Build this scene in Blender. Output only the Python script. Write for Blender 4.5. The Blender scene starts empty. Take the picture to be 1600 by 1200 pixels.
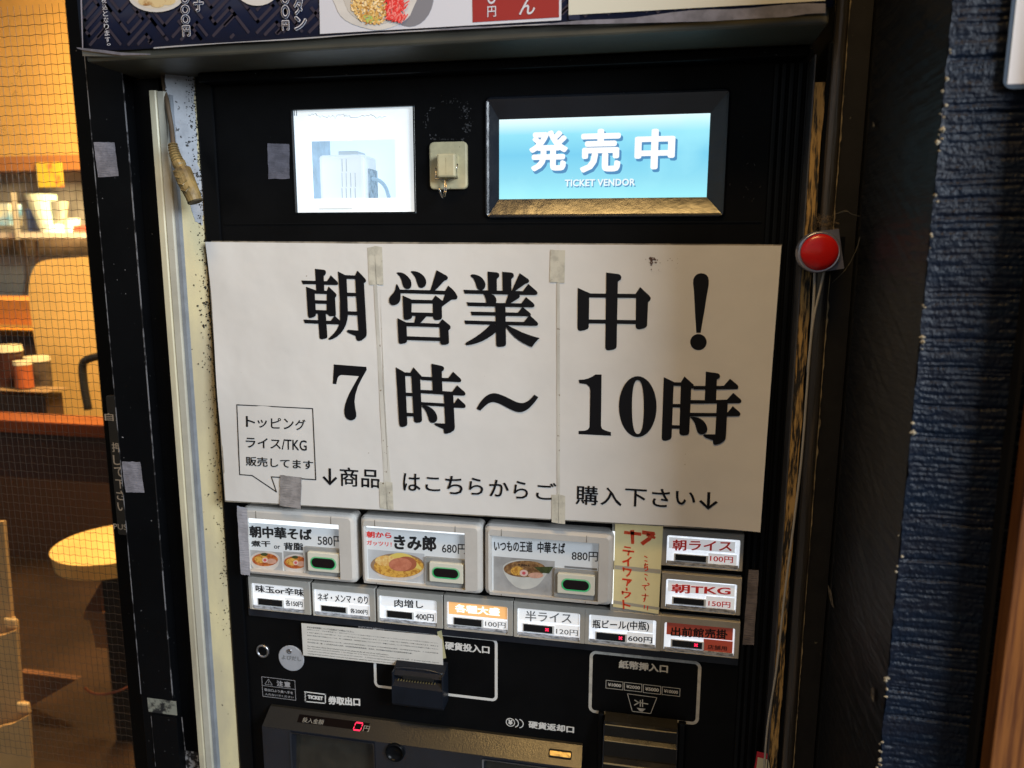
import bpy, bmesh, math, random
from mathutils import Vector, Matrix, noise
from mathutils.geometry import tessellate_polygon
random.seed(7)
S = bpy.context.scene
COL = S.collection

# ------------------------------------------------------------------ camera
F = 1180.0                       # focal length in photo pixels (1600 wide)
D = 0.80                         # distance camera - machine front
ZC = 1.40                        # camera height
CR = (Vector((0.981188, 0.19303, 0.003224)), Vector((-0.036139, 0.16724, 0.985254)), Vector((-0.189644, 0.966835, -0.17107)))
cam = bpy.data.cameras.new("camera"); camo = bpy.data.objects.new("camera", cam); COL.objects.link(camo)
m = Matrix.Identity(4)
for i in range(3):
    m[i][0] = CR[0][i]; m[i][1] = CR[1][i]; m[i][2] = -CR[2][i]
m[0][3], m[1][3], m[2][3] = 0, -D, ZC
camo.matrix_world = m
cam.sensor_width = 36; cam.lens = F / 1600 * 36; cam.clip_start = 0.02; cam.clip_end = 200
cam.dof.use_dof = True; cam.dof.focus_distance = 0.85; cam.dof.aperture_fstop = 6.3
S.camera = camo

# ------------------------------------------------------------------ light
SUN_EL, SUN_ROT = math.radians(38), math.radians(205)
w = bpy.data.worlds.new("World"); S.world = w; w.use_nodes = True
nt = w.node_tree; nt.nodes.clear()
sky = nt.nodes.new("ShaderNodeTexSky"); sky.sky_type = 'NISHITA'; sky.sun_disc = False
sky.sun_elevation = SUN_EL; sky.sun_rotation = SUN_ROT
bg = nt.nodes.new("ShaderNodeBackground"); bg.inputs[1].default_value = 0.03
wo = nt.nodes.new("ShaderNodeOutputWorld")
nt.links.new(sky.outputs[0], bg.inputs[0]); nt.links.new(bg.outputs[0], wo.inputs[0])
S.view_settings.view_transform = 'Standard'; S.view_settings.look = 'None'
S.view_settings.exposure = 0.0; S.view_settings.gamma = 1.0


def area_lamp(name, loc, target, size, power, color, sy=None):
    l = bpy.data.lights.new(name, 'AREA'); l.energy = power; l.color = color; l.size = size
    if sy: l.shape = 'RECTANGLE'; l.size_y = sy
    o = bpy.data.objects.new(name, l); COL.objects.link(o); o.location = loc
    o.rotation_euler = (Vector(target) - Vector(loc)).to_track_quat('-Z', 'Y').to_euler()
    return o


# warm lamp under the eaves, up and to the right behind the photographer
area_lamp("eaves_lamp", (-0.10, -0.95, ZC + 1.50), (0.12, 0, ZC - 0.25), 0.75, 15.5, (1.0, 0.62, 0.21), 0.30)
# cool daylight coming in from the open street on the right, past the edge of the blue wall
area_lamp("street_daylight", (1.92, -1.60, ZC + 0.75), (-0.25, 0, ZC - 0.15), 1.3, 94.0, (0.84, 0.92, 1.0), 1.0)
# lit lamps of the room behind the door
area_lamp("room_lamp", (-1.0, 0.75, ZC + 0.9), (-1.2, 1.25, ZC - .4), 0.35, 62.0, (1.0, 0.72, 0.38))
area_lamp("counter_lamp", (-1.9, 2.0, ZC + 0.9), (-1.7, 2.9, ZC + 0.3), 0.6, 260.0, (1.0, 0.72, 0.34))


# ------------------------------------------------------------------ helpers
def P(px, py, y=0.0):
    """photo pixel -> world point on the plane y = const, or y = a + b*z (z relative to the eye)"""
    d = CR[0] * ((px - 800) / F) - CR[1] * ((py - 600) / F) + CR[2]
    if isinstance(y, tuple):
        a, b = y
        t = (a + D) / (d.y - b * d.z)
    else:
        t = (y + D) / d.y
    return Vector((d.x * t, d.y * t - D, d.z * t + ZC))


ORG = {}


def part(name, verts, faces, mat, parent=None, smooth=False, mats=None, fm=None):
    verts = [Vector(v) for v in verts]
    if parent is None:
        xs = [v.x for v in verts]; ys = [v.y for v in verts]; zs = [v.z for v in verts]
        o0 = Vector(((min(xs) + max(xs)) / 2, (min(ys) + max(ys)) / 2, min(zs)))
    else:
        o0 = ORG[parent.name]
    me = bpy.data.meshes.new(name)
    me.from_pydata([v - o0 for v in verts], [], faces)
    for mm in ([mat] if mats is None else mats): me.materials.append(mm)
    if fm:
        for p, k in zip(me.polygons, fm): p.material_index = k
    bm = bmesh.new(); bm.from_mesh(me); bmesh.ops.recalc_face_normals(bm, faces=bm.faces)
    bm.to_mesh(me); bm.free()
    if smooth:
        for p in me.polygons: p.use_smooth = True
    o = bpy.data.objects.new(name, me); COL.objects.link(o)
    if parent is None: o.location = o0
    else: o.parent = parent
    ORG[o.name] = o0
    return o


def thing(name, loc, label, cat, group=None):
    o = bpy.data.objects.new(name, None); COL.objects.link(o); o.location = loc; o.empty_display_size = 0.02
    ORG[o.name] = Vector(loc); o['label'] = label; o['category'] = cat
    if group: o['group'] = group
    return o


def tag(o, label=None, cat=None, group=None, kind=None):
    for k, v in (('label', label), ('category', cat), ('group', group), ('kind', kind)):
        if v: o[k] = v
    return o


def boxd(x0, x1, y0, y1, z0, z1, bevel=0.0, seg=2):
    bm = bmesh.new(); bmesh.ops.create_cube(bm, size=1)
    for v in bm.verts:
        v.co = Vector((x0 + (v.co.x + .5) * (x1 - x0), y0 + (v.co.y + .5) * (y1 - y0), z0 + (v.co.z + .5) * (z1 - z0)))
    if bevel: bmesh.ops.bevel(bm, geom=bm.edges[:], offset=bevel, segments=seg, affect='EDGES', profile=.5)
    vs = [v.co.copy() for v in bm.verts]; fs = [[v.index for v in f.verts] for f in bm.faces]
    bm.free(); return vs, fs


def box(name, x0, x1, y0, y1, z0, z1, mat, parent=None, bevel=0.0, seg=2):
    vs, fs = boxd(x0, x1, y0, y1, z0, z1, bevel, seg)
    return part(name, vs, fs, mat, parent, smooth=False)


def rr(x0, x1, z0, z1, r, n=5):
    pts = []
    for cx, cz, a in ((x1 - r, z1 - r, 0), (x0 + r, z1 - r, 90), (x0 + r, z0 + r, 180), (x1 - r, z0 + r, 270)):
        for i in range(n + 1):
            t = math.radians(a + 90 * i / n); pts.append((cx + r * math.cos(t), cz + r * math.sin(t)))
    return pts


def prismd(pts, y0, y1, bevel=0.0, seg=2):
    """outline (x,z) extruded from front y0 back to y1, front edge bevelled"""
    n = len(pts); cx = sum(p[0] for p in pts) / n; cz = sum(p[1] for p in pts) / n
    rings = []
    if bevel:
        for k in range(seg + 1):
            a = math.pi / 2 * k / seg
            ins = bevel * (1 - math.sin(a)); yy = y0 + bevel * (1 - math.cos(a))
            rings.append([(x, yy, z) for x, z in inset(pts, ins)])
    else:
        rings.append([(x, y0, z) for x, z in pts])
    rings.append([(x, y1, z) for x, z in pts])
    vs = [Vector(v) for r in rings for v in r]; fs = [list(range(n))]
    for k in range(len(rings) - 1):
        for i in range(n):
            j = (i + 1) % n; fs.append([k * n + i, k * n + j, (k + 1) * n + j, (k + 1) * n + i])
    fs.append([(len(rings) - 1) * n + i for i in reversed(range(n))])
    return vs, fs


def inset(pts, d):
    if d <= 1e-9: return list(pts)
    out = []; n = len(pts)
    ar = sum(pts[i][0] * pts[(i + 1) % n][1] - pts[(i + 1) % n][0] * pts[i][1] for i in range(n))
    s = 1 if ar > 0 else -1
    for i in range(n):
        a = Vector(pts[i - 1]); b = Vector(pts[i]); c = Vector(pts[(i + 1) % n])
        e1 = (b - a); e2 = (c - b)
        if e1.length < 1e-9: e1 = e2
        if e2.length < 1e-9: e2 = e1
        n1 = Vector((-e1.y, e1.x)).normalized(); n2 = Vector((-e2.y, e2.x)).normalized()
        nn = (n1 + n2); nn.normalize(); k = max(.4, nn.dot(n1))
        out.append(tuple(b + nn * s * d / k))
    return out


def prism(name, pts, y0, y1, mat, parent=None, bevel=0.0, seg=2):
    vs, fs = prismd(pts, y0, y1, bevel, seg)
    return part(name, vs, fs, mat, parent)


def ring(name, loops, mat, parent=None, smooth=False):
    """loops: list of (pts, y); consecutive loops are joined"""
    n = len(loops[0][0]); vs = []; fs = []
    for pts, y in loops: vs += [Vector((p[0], y, p[1])) for p in pts]
    for k in range(len(loops) - 1):
        for i in range(n):
            j = (i + 1) % n; fs.append([k * n + i, k * n + j, (k + 1) * n + j, (k + 1) * n + i])
    return part(name, vs, fs, mat, parent, smooth)


def vprism(name, xy, z0, z1, mat, parent=None):
    """outline (x,y) extruded vertically"""
    n = len(xy); vs = [Vector((x, y, z0)) for x, y in xy] + [Vector((x, y, z1)) for x, y in xy]
    fs = [list(reversed(range(n))), list(range(n, 2 * n))] + [[i, (i + 1) % n, n + (i + 1) % n, n + i] for i in range(n)]
    return part(name, vs, fs, mat, parent)


def panel_holes(name, x0, x1, z0, z1, y0, y1, holes, mat, parent=None):
    xs = sorted({x0, x1} | {h[0] for h in holes} | {h[1] for h in holes})
    zs = sorted({z0, z1} | {h[2] for h in holes} | {h[3] for h in holes})
    vs = []; fs = []; idx = {}

    def vid(i, k, s):
        key = (i, k, s)
        if key not in idx: idx[key] = len(vs); vs.append(Vector((xs[i], (y0, y1)[s], zs[k])))
        return idx[key]
    solid = {}
    for i in range(len(xs) - 1):
        for k in range(len(zs) - 1):
            cx = (xs[i] + xs[i + 1]) / 2; cz = (zs[k] + zs[k + 1]) / 2
            solid[i, k] = not any(h[0] < cx < h[1] and h[2] < cz < h[3] for h in holes)
    for (i, k), s in solid.items():
        if not s: continue
        fs.append([vid(i, k, 0), vid(i + 1, k, 0), vid(i + 1, k + 1, 0), vid(i, k + 1, 0)])
        fs.append([vid(i, k, 1), vid(i, k + 1, 1), vid(i + 1, k + 1, 1), vid(i + 1, k, 1)])
        for di, dk, a, b in ((-1, 0, (i, k), (i, k + 1)), (1, 0, (i + 1, k), (i + 1, k + 1)), (0, -1, (i, k), (i + 1, k)), (0, 1, (i, k + 1), (i + 1, k + 1))):
            if not solid.get((i + di, k + dk), False):
                fs.append([vid(*a, 0), vid(*b, 0), vid(*b, 1), vid(*a, 1)])
    return part(name, vs, fs, mat, parent)


def tube(path, r, n=8, closed=False):
    vs = []; fs = []; m_ = len(path); path = [Vector(p) for p in path]
    up = Vector((0.13, 0.2, 0.97))
    for i, p in enumerate(path):
        a = path[max(0, i - 1)]; b = path[min(m_ - 1, i + 1)]
        t = (b - a).normalized(); u = t.cross(up if abs(t.dot(up)) < .9 else Vector((1, 0, 0))).normalized(); v = t.cross(u)
        rad = r[i] if isinstance(r, (list, tuple)) else r
        for k in range(n):
            an = 2 * math.pi * k / n; vs.append(p + u * rad * math.cos(an) + v * rad * math.sin(an))
    for i in range(m_ - 1):
        for k in range(n):
            j = (k + 1) % n; fs.append([i * n + k, i * n + j, (i + 1) * n + j, (i + 1) * n + k])
    fs.append(list(reversed(range(n)))); fs.append([(m_ - 1) * n + k for k in range(n)])
    return vs, fs


def merge(lst):
    vs = []; fs = []
    for v, f in lst:
        o = len(vs); vs += v; fs += [[i + o for i in q] for q in f]
    return vs, fs


def arc_pts(ctrl, n=8):
    """Catmull-Rom through 3-D points"""
    c = [Vector(p) for p in ctrl]; c = [c[0] * 2 - c[1]] + c + [c[-1] * 2 - c[-2]]; out = []
    for i in range(1, len(c) - 2):
        for k in range(n):
            t = k / n; p0, p1, p2, p3 = c[i - 1:i + 3]
            out.append(.5 * ((2 * p1) + (p2 - p0) * t + (2 * p0 - 5 * p1 + 4 * p2 - p3) * t * t + (3 * p1 - p0 - 3 * p2 + p3) * t ** 3))
    out.append(c[-2]); return out


def smooth_closed(pts, n=5):
    out = []; m_ = len(pts)
    for i in range(m_):
        p0, p1, p2, p3 = [Vector(pts[(i + k) % m_]) for k in (-1, 0, 1, 2)]
        for k in range(n):
            t = k / n
            out.append(tuple(.5 * ((2 * p1) + (p2 - p0) * t + (2 * p0 - 5 * p1 + 4 * p2 - p3) * t * t + (3 * p1 - p0 - 3 * p2 + p3) * t ** 3)))
    return out


def flat_poly(pts3):
    """tessellate a planar 3-D polygon"""
    tris = tessellate_polygon([[Vector((p.x, p.z, 0)) for p in pts3]])
    return list(pts3), [list(t) for t in tris]


def surf_y(surf, z):
    return surf[0] + surf[1] * (z - ZC) if isinstance(surf, tuple) else surf


def up(surf, d):                # the same surface, d metres nearer the viewer
    return (surf[0] - d, surf[1]) if isinstance(surf, tuple) else surf - d


def quad(name, tl, br, surf, mat, parent=None, th=0.0):
    a = P(*tl, surf); b = P(*br, surf)
    x0, x1, z1, z0 = a.x, b.x, a.z, b.z
    vs = [Vector((x, surf_y(surf, z), z)) for x, z in ((x0, z0), (x1, z0), (x1, z1), (x0, z1))]
    if not th: return part(name, vs, [[0, 1, 2, 3]], mat, parent)
    vs += [v + Vector((0, th, 0)) for v in vs]
    return part(name, vs, [[0, 1, 2, 3], [7, 6, 5, 4], [0, 4, 5, 1], [1, 5, 6, 2], [2, 6, 7, 3], [3, 7, 4, 0]], mat, parent)


def rect(tl, br, surf=0.0):
    a = P(*tl, surf); b = P(*br, surf); return a.x, b.x, b.z, a.z      # x0,x1,z0,z1


TXT = {}
# lines of print whose card sits slightly askew: slope of the line as photographed
TILT = {"朝ライス": .02, "朝TKG": .045, "出前館売掛": .055, "半ライス": .055, "瓶ビール(中瓶)": .035, "ネギ・メンマ・のり": .065, "肉増し": .05,
        "朝中華そば": .055, "煮干": .02, "背脂": .02, "朝から": .04, "いつもの王道": .03, "中華そば": .05, "券取出口": .06, "きみ郎": .05, "580円": .04, "680円": .04, "880円": .04}


def text_mesh(body, bold=0.0, sp=1.0, shear=0.0, line=1.0):
    key = (body, bold, sp, shear, line)
    if key in TXT: return TXT[key]
    c = bpy.data.curves.new("t", 'FONT'); c.body = body; c.space_character = sp; c.shear = shear; c.space_line = line
    c.resolution_u = 3
    if '\n' in body: c.align_x = 'CENTER' if len(max(body.split('\n'), key=len)) < 2 else 'LEFT'
    o = bpy.data.objects.new("t", c)
    me = o.to_mesh()
    vs = [v.co.copy() for v in me.vertices]; fs = [list(p.vertices) for p in me.polygons]
    o.to_mesh_clear(); bpy.data.objects.remove(o); bpy.data.curves.remove(c)
    if bold:
        n_ = 6 if bold < .02 else 8
        sh = [(0, 0)] + [(bold * 1.15 * math.cos(6.28318 * k / n_), bold * .9 * math.sin(6.28318 * k / n_)) for k in range(n_)]
        v0, f0 = vs, fs; vs = []; fs = []
        for k, (dx, dy) in enumerate(sh):
            o_ = len(vs); vs += [Vector((v.x + dx, v.y + dy, k * 8e-6)) for v in v0]; fs += [[i + o_ for i in f] for f in f0]
    TXT[key] = (vs, fs); return TXT[key]


def text(body, tl, br, surf, mat, parent, bold=0.0, sp=1.0, shear=0.0, name="lettering", line=1.0, lift=0.0003):
    if mat in (INKS, RED, WHITE, OFFW, DIMW, GREYINK): bold = bold * 1.35 + .009
    vs, fs = text_mesh(body, bold, sp, shear, line)
    s2 = up(surf, lift)
    a = P(*tl, s2); b = P(*br, s2)
    x0 = min(v.x for v in vs); x1 = max(v.x for v in vs); y0 = min(v.y for v in vs); y1 = max(v.y for v in vs)
    out = []
    if body in TILT:
        k_ = TILT[body] * (br[0] - tl[0]); zl0 = P(tl[0], br[1] - k_, s2).z; zr1 = P(br[0], tl[1] + k_, s2).z
        for v in vs:
            u_ = (v.x - x0) / (x1 - x0); w_ = (v.y - y0) / (y1 - y0); x = a.x + u_ * (b.x - a.x)
            z = (zl0 * (1 - u_) + b.z * u_) * (1 - w_) + (a.z * (1 - u_) + zr1 * u_) * w_
            out.append(Vector((x, surf_y(s2, z) - v.z, z)))
        return part(name, out, fs, mat, parent)
    for v in vs:
        x = a.x + (v.x - x0) / (x1 - x0) * (b.x - a.x); z = b.z + (v.y - y0) / (y1 - y0) * (a.z - b.z)
        out.append(Vector((x, surf_y(s2, z) - v.z, z)))
    return part(name, out, fs, mat, parent)


# ------------------------------------------------------------------ materials
MAT = {}


def mat(name, color, rough=.5, metal=0., spec=.5, bump=0., bscale=200., bstretch=(1, 1, 1), bdist=0.0005, mottle=0., mscale=8., mcol=None,
        emit=0., ecol=None, coat=0., alpha=1., detail=5., speck=0., speckcol=(.02, .02, .02), speckscale=300., trans=0., mlow=.42, mhigh=.62, mstretch=(1, 1, 1)):
    if name in MAT: return MAT[name]
    M = bpy.data.materials.new(name); M.use_nodes = True; t = M.node_tree; N = t.nodes; L = t.links
    b = N["Principled BSDF"]
    b.inputs["Base Color"].default_value = (*color, 1); b.inputs["Roughness"].default_value = rough; b.inputs["Metallic"].default_value = metal
    b.inputs["Specular IOR Level"].default_value = spec; b.inputs["Coat Weight"].default_value = coat; b.inputs["Coat Roughness"].default_value = .12
    b.inputs["Alpha"].default_value = alpha; b.inputs["Transmission Weight"].default_value = trans
    tc = N.new("ShaderNodeNewGeometry"); src = tc.outputs["Position"]

    def mapped(st):
        mp = N.new("ShaderNodeMapping"); L.new(src, mp.inputs[0]); mp.inputs["Scale"].default_value = st; return mp.outputs[0]
    colout = None
    if mottle or mcol:
        n = N.new("ShaderNodeTexNoise"); n.inputs["Scale"].default_value = mscale; n.inputs["Detail"].default_value = 6; n.inputs["Roughness"].default_value = .62
        L.new(mapped(mstretch), n.inputs[0])
        r = N.new("ShaderNodeMapRange"); r.inputs[1].default_value = mlow; r.inputs[2].default_value = mhigh; L.new(n.outputs[0], r.inputs[0])
        mx = N.new("ShaderNodeMix"); mx.data_type = 'RGBA'; L.new(r.outputs[0], mx.inputs[0])
        mx.inputs[6].default_value = (*color, 1)
        mx.inputs[7].default_value = (*(mcol or [c * (1 - mottle) for c in color]), 1)
        colout = mx.outputs[2]
        rg = N.new("ShaderNodeMapRange"); L.new(n.outputs[0], rg.inputs[0]); rg.inputs[3].default_value = max(.02, rough - .08); rg.inputs[4].default_value = min(1, rough + .12)
        L.new(rg.outputs[0], b.inputs["Roughness"])
    if speck:
        n = N.new("ShaderNodeTexNoise"); n.inputs["Scale"].default_value = speckscale; n.inputs["Detail"].default_value = 3; L.new(mapped((1, 1, 1)), n.inputs[0])
        r = N.new("ShaderNodeMapRange"); r.inputs[1].default_value = 1 - speck; r.inputs[2].default_value = 1 - speck + .04; L.new(n.outputs[0], r.inputs[0])
        mx = N.new("ShaderNodeMix"); mx.data_type = 'RGBA'; L.new(r.outputs[0], mx.inputs[0])
        if colout: L.new(colout, mx.inputs[6])
        else: mx.inputs[6].default_value = (*color, 1)
        mx.inputs[7].default_value = (*speckcol, 1); colout = mx.outputs[2]
    if colout: L.new(colout, b.inputs["Base Color"])
    if bump:
        n = N.new("ShaderNodeTexNoise"); n.inputs["Scale"].default_value = bscale; n.inputs["Detail"].default_value = detail; L.new(mapped(bstretch), n.inputs[0])
        bp = N.new("ShaderNodeBump"); bp.inputs["Strength"].default_value = bump; bp.inputs["Distance"].default_value = bdist
        L.new(n.outputs[0], bp.inputs["Height"]); L.new(bp.outputs[0], b.inputs["Normal"])
    if emit:
        b.inputs["Emission Strength"].default_value = emit
        if ecol is None and colout: L.new(colout, b.inputs["Emission Color"])
        else: b.inputs["Emission Color"].default_value = (*(ecol or color), 1)
    MAT[name] = M; return M


BLK = mat("black_enamel", (.0045, .0048, .0055), .42, spec=.10, bump=.12, bscale=500, mottle=.3, mscale=15, speck=.26, speckcol=(.05, .05, .055), speckscale=420)
BLKG = mat("black_gloss_plastic", (.003, .0035, .0045), .3, spec=.15, bump=.1, bscale=900)
BLK2 = mat("black_aluminium", (.0035, .004, .005), .38, spec=.10, bump=.08, bscale=300, bstretch=(1, 1, .1), mottle=.3, mscale=10, speck=.27, speckcol=(.3, .3, .32), speckscale=260)
NAVYP = mat("dark_blue_grey_plastic", (.018, .021, .03), .36, spec=.5, bump=.15, bscale=700, mottle=.35, mscale=40)
BEZ = mat("bezel_plastic", (.012, .015, .023), .22, spec=1.0, bump=.40, bscale=70, bdist=.0010, mottle=.25, mscale=30, speck=.3, speckcol=(.004, .004, .004), speckscale=160)
PAPER = mat("laminated_paper", (.75, .745, .73), .34, spec=.5, bump=.7, bscale=16, bdist=.0026, detail=3, mottle=.05, mscale=9, coat=.35, speck=.245, speckcol=(.35, .30, .24), speckscale=150)
INK = mat("black_ink", (.006, .006, .008), .45, spec=.2)
INKS = mat("black_print", (.02, .02, .022), .6, spec=.2)
RED = mat("red_print", (.66, .035, .03), .5, emit=.12, ecol=(.9, .05, .04))
DIMW = mat("dim_white_print", (.36, .36, .38), .5)
GREYINK = mat("grey_print", (.22, .23, .24), .5)
WHITE = mat("white_print", (.75, .75, .73), .5)
OFFW = mat("worn_white_print", (.62, .61, .56), .5, mottle=.25, mscale=120)
TAPE = mat("yellowed_tape", (.63, .61, .52), .35, coat=.3, mottle=.25, mscale=90, speck=.32, speckcol=(.16, .13, .09), speckscale=260)
SEAM = mat("dirty_tape_seam", (.64, .63, .58), .4, mottle=.22, mscale=60, mstretch=(1, 1, .3), speck=.33, speckcol=(.25, .2, .15), speckscale=200)
CLOTH = mat("grey_cloth_tape", (.27, .265, .31), .75, bump=.9, bscale=260, bstretch=(.35, 1, 3.2), bdist=.001, mottle=.35, mscale=70)
CLOTHB = mat("brown_cloth_tape", (.20, .175, .18), .8, bump=.9, bscale=260, bstretch=(.35, 1, 3.2), bdist=.001, mottle=.35, mscale=70)
FRAME = mat("warm_grey_frame", (.62, .60, .565), .38, spec=.5, bump=.1, bscale=400, mottle=.08, mscale=30, speck=.22, speckcol=(.3, .28, .25))
FRAME2 = mat("button_frame_grey", (.44, .425, .385), .35, spec=.5, bump=.1, bscale=400, mottle=.1, mscale=30)
SURR = mat("button_surround_grey", (.30, .31, .31), .4)
CARD = mat("menu_card", (.60, .63, .65), .35, spec=.5, emit=.15, ecol=(.85, .93, 1.0))
CARDW = mat("white_lit_card", (.72, .73, .74), .35, emit=.40, ecol=(.94, .97, 1.0))
CARDC = mat("bright_lit_card", (.78, .79, .8), .3, emit=.42, ecol=(.96, .98, 1.0))
CARDO = mat("orange_lit_card", (.80, .40, .15), .35, emit=.55, ecol=(1.0, .56, .22))
CARDR = mat("red_lit_card", (.62, .11, .07), .4, emit=.08, ecol=(.9, .14, .08))
LITW = mat("backlit_white_strip", (.8, .84, .9), .2, emit=1.1, ecol=(.90, .96, 1.0), mottle=.2, mscale=40)
LIT2 = mat("lamp_box_white", (.7, .72, .76), .15, emit=.75, ecol=(.85, .91, 1.0), mottle=.5, mscale=120, bump=.4, bscale=120)
CLEAR = mat("clear_ridge", (.55, .58, .64), .1, spec=.8, mottle=.7, mscale=120, mstretch=(1, 1, 3))
KEYW = mat("key_cream", (.74, .73, .62), .3, spec=.5)
GREEN = mat("green_led_ring", (.02, .25, .08), .3, emit=.34, ecol=(.05, .85, .25), mottle=.5, mscale=70)
GREEND = mat("green_led_glow", (.30, .46, .33), .3, emit=.06, ecol=(.10, .9, .3))
LENS = mat("dark_lens", (.012, .008, .009), .2, spec=.5)
LCD = mat("black_lcd", (.010, .011, .013), .12, spec=.5)
REDLED = mat("red_led", (.6, .02, .05), .4, emit=1.3, ecol=(1.0, .02, .09))
CREAM = mat("aged_cream_plastic", (.66, .60, .38), .35, spec=.5, bump=.1, bscale=300, mottle=.2, mscale=40, speck=.30, speckcol=(.12, .08, .04), speckscale=120)
STEEL = mat("hook_wire", (.5, .48, .45), .25, metal=1)
CHROME = mat("brushed_metal", (.55, .55, .58), .3, metal=1, bump=.1, bscale=500)
JAMB = mat("stained_cream_paint", (.60, .53, .31), .5, spec=.4, bump=.3, bscale=60, mcol=(.46, .41, .27), mscale=14, mstretch=(1, 1, .35), speck=.30, speckcol=(.03, .028, .024), speckscale=130)
TRUNK = mat("cream_trunking", (.64, .60, .43), .4, spec=.5, bump=.15, bscale=100, mcol=(.40, .37, .28), mscale=16, mstretch=(1, 1, .25), speck=.29, speckcol=(.08, .06, .04), speckscale=160)
TRUNKG = mat("grey_blue_trunking_lip", (.26, .29, .33), .4, spec=.5, mottle=.2, mscale=30)
PALEP = mat("flaking_pale_paint", (.42, .45, .50), .6, bump=.6, bscale=160, mcol=(.30, .32, .36), mscale=40, speck=.37, speckcol=(.02, .02, .02), speckscale=170)
CORD = mat("old_brown_cord", (.11, .075, .045), .6, bump=.6, bscale=300)
PLUG = mat("yellowed_plug", (.30, .215, .085), .38, bump=.5, bscale=90, mcol=(.11, .075, .03), mscale=60, mlow=.45, mhigh=.7)
WOODO = mat("peeling_bare_wood", (.46, .29, .10), .65, bump=.9, bscale=160, bstretch=(1, 1, .15), bdist=.0015, mcol=(.012, .011, .010), mscale=420, mstretch=(1.0, 1, .10), mlow=.44, mhigh=.56)
WRAP = mat("wrapped_conduit", (.035, .033, .032), .22, spec=.7, bump=.8, bscale=90, bstretch=(3, 3, .12), bdist=.002, mcol=(.08, .062, .045), mscale=60, mstretch=(2, 2, .08), mlow=.5, mhigh=.7)
WIREW = mat("pale_cord", (.36, .345, .31), .35)
DUST = mat("dust_fluff", (.16, .115, .07), .95)
PLUM = mat("banner_navy", (.014, .018, .046), .32, spec=.45, coat=.15, bump=.2, bscale=14, bdist=.002)
PATT = mat("banner_pattern_mauve", (.034, .027, .042), .34, spec=.4)
CURL = mat("banner_curl_grey", (.20, .195, .235), .4, bump=.5, bscale=60, mottle=.4, mscale=50)
BWHITE = mat("banner_white", (.60, .61, .68), .35, coat=.2)
BCREAM = mat("banner_cream", (.62, .61, .52), .35, coat=.2, speck=.27, speckcol=(.5, .42, .06), speckscale=60)
BRED = mat("banner_red", (.30, .022, .018), .4, coat=.1)
RICE = mat("fried_rice_print", (.55, .30, .07), .5, mcol=(.80, .58, .25), mscale=220, mlow=.4, mhigh=.55, bump=.5, bscale=200)
GINGER = mat("red_ginger_print", (.70, .03, .03), .5, mcol=(.85, .22, .17), mscale=170, mlow=.45, mhigh=.55)
CROCK = mat("crockery_print", (.62, .60, .58), .5, mottle=.12, mscale=30)
SHADOWP = mat("printed_grey_backdrop", (.20, .20, .23), .5)
DUMPL = mat("dumpling_print", (.66, .52, .28), .5, mcol=(.33, .15, .04), mscale=60, mlow=.5, mhigh=.62)
SOUP = mat("soup_print", (.38, .07, .015), .5, mcol=(.62, .22, .05), mscale=260)
SOUP2 = mat("clear_soup_print", (.15, .07, .028), .5, mcol=(.35, .2, .08), mscale=260)
NOOD = mat("noodle_print", (.72, .42, .08), .5, mcol=(.45, .2, .03), mscale=330, mlow=.48, mhigh=.58)
MEAT = mat("meat_print", (.60, .22, .13), .5, mcol=(.48, .15, .085), mscale=160)
PORK = mat("pork_print", (.70, .40, .30), .5, mottle=.2, mscale=200)
NARU = mat("fishcake_print", (.75, .55, .50), .5)
NARUP = mat("fishcake_pink", (.62, .10, .12), .5)
NORI = mat("seaweed_print", (.06, .08, .025), .5, mottle=.4, mscale=260)
BOWLP = mat("bowl_print", (.66, .62, .58), .5, mottle=.2, mscale=70)
BOWLG = mat("bowl_brown_rim_print", (.30, .20, .13), .5)
PHOTOG = mat("photo_backdrop_print", (.45, .46, .47), .5, mottle=.35, mscale=18)
NOTE = mat("handwritten_note_paper", (.70, .63, .36), .45, emit=.13, ecol=(1.0, .84, .42), mottle=.1, mscale=40)
PEN = mat("orange_red_marker", (.85, .06, .015), .5, mcol=(.80, .20, .06), mscale=300, mlow=.5, mhigh=.65)
INFO = mat("information_label", (.72, .71, .67), .45, mottle=.06, mscale=60, bump=.05, bscale=300)
YTAPE = mat("yellow_tape", (.50, .47, .27), .4)
PLASW = mat("dark_render_coat", (.007, .008, .010), .45, spec=.3, bump=1., bscale=24, bstretch=(1, .5, 4.5), bdist=.003, detail=6, mottle=.25, mscale=18)
CHIP = mat("chipped_pale_filler", (.38, .32, .22), .7, mottle=.4, mscale=90)
WOOD = mat("varnished_brown_wood", (.22, .080, .020), .33, bump=.15, bscale=90, bstretch=(4, 4, .15), mcol=(.085, .026, .008), mscale=34, mstretch=(7, 7, .28), mlow=.42, mhigh=.66)
REDDOME = mat("red_plastic_dome", (.60, .012, .010), .2, spec=.5, mottle=.1, mscale=60)
MAGP = mat("grey_metal_plate", (.22, .22, .28), .38, metal=.6, bump=.15, bscale=500, mottle=.2, mscale=100)
SOFF = mat("olive_header_paint", (.075, .073, .055), .42, spec=.5, bump=.3, bscale=60, mcol=(.045, .043, .034), mscale=12, mstretch=(.4, 1, 1))
MIRB = mat("tray_tinted_flap", (.030, .028, .022), .16, spec=.9, bump=.15, bscale=120, mottle=.3, mscale=60)
TRAYT = mat("tray_top_plastic", (.012, .011, .008), .30, spec=.8, bump=.35, bscale=500, mottle=.35, mscale=30, speck=.36, speckcol=(.005, .005, .005), speckscale=330)

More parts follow.
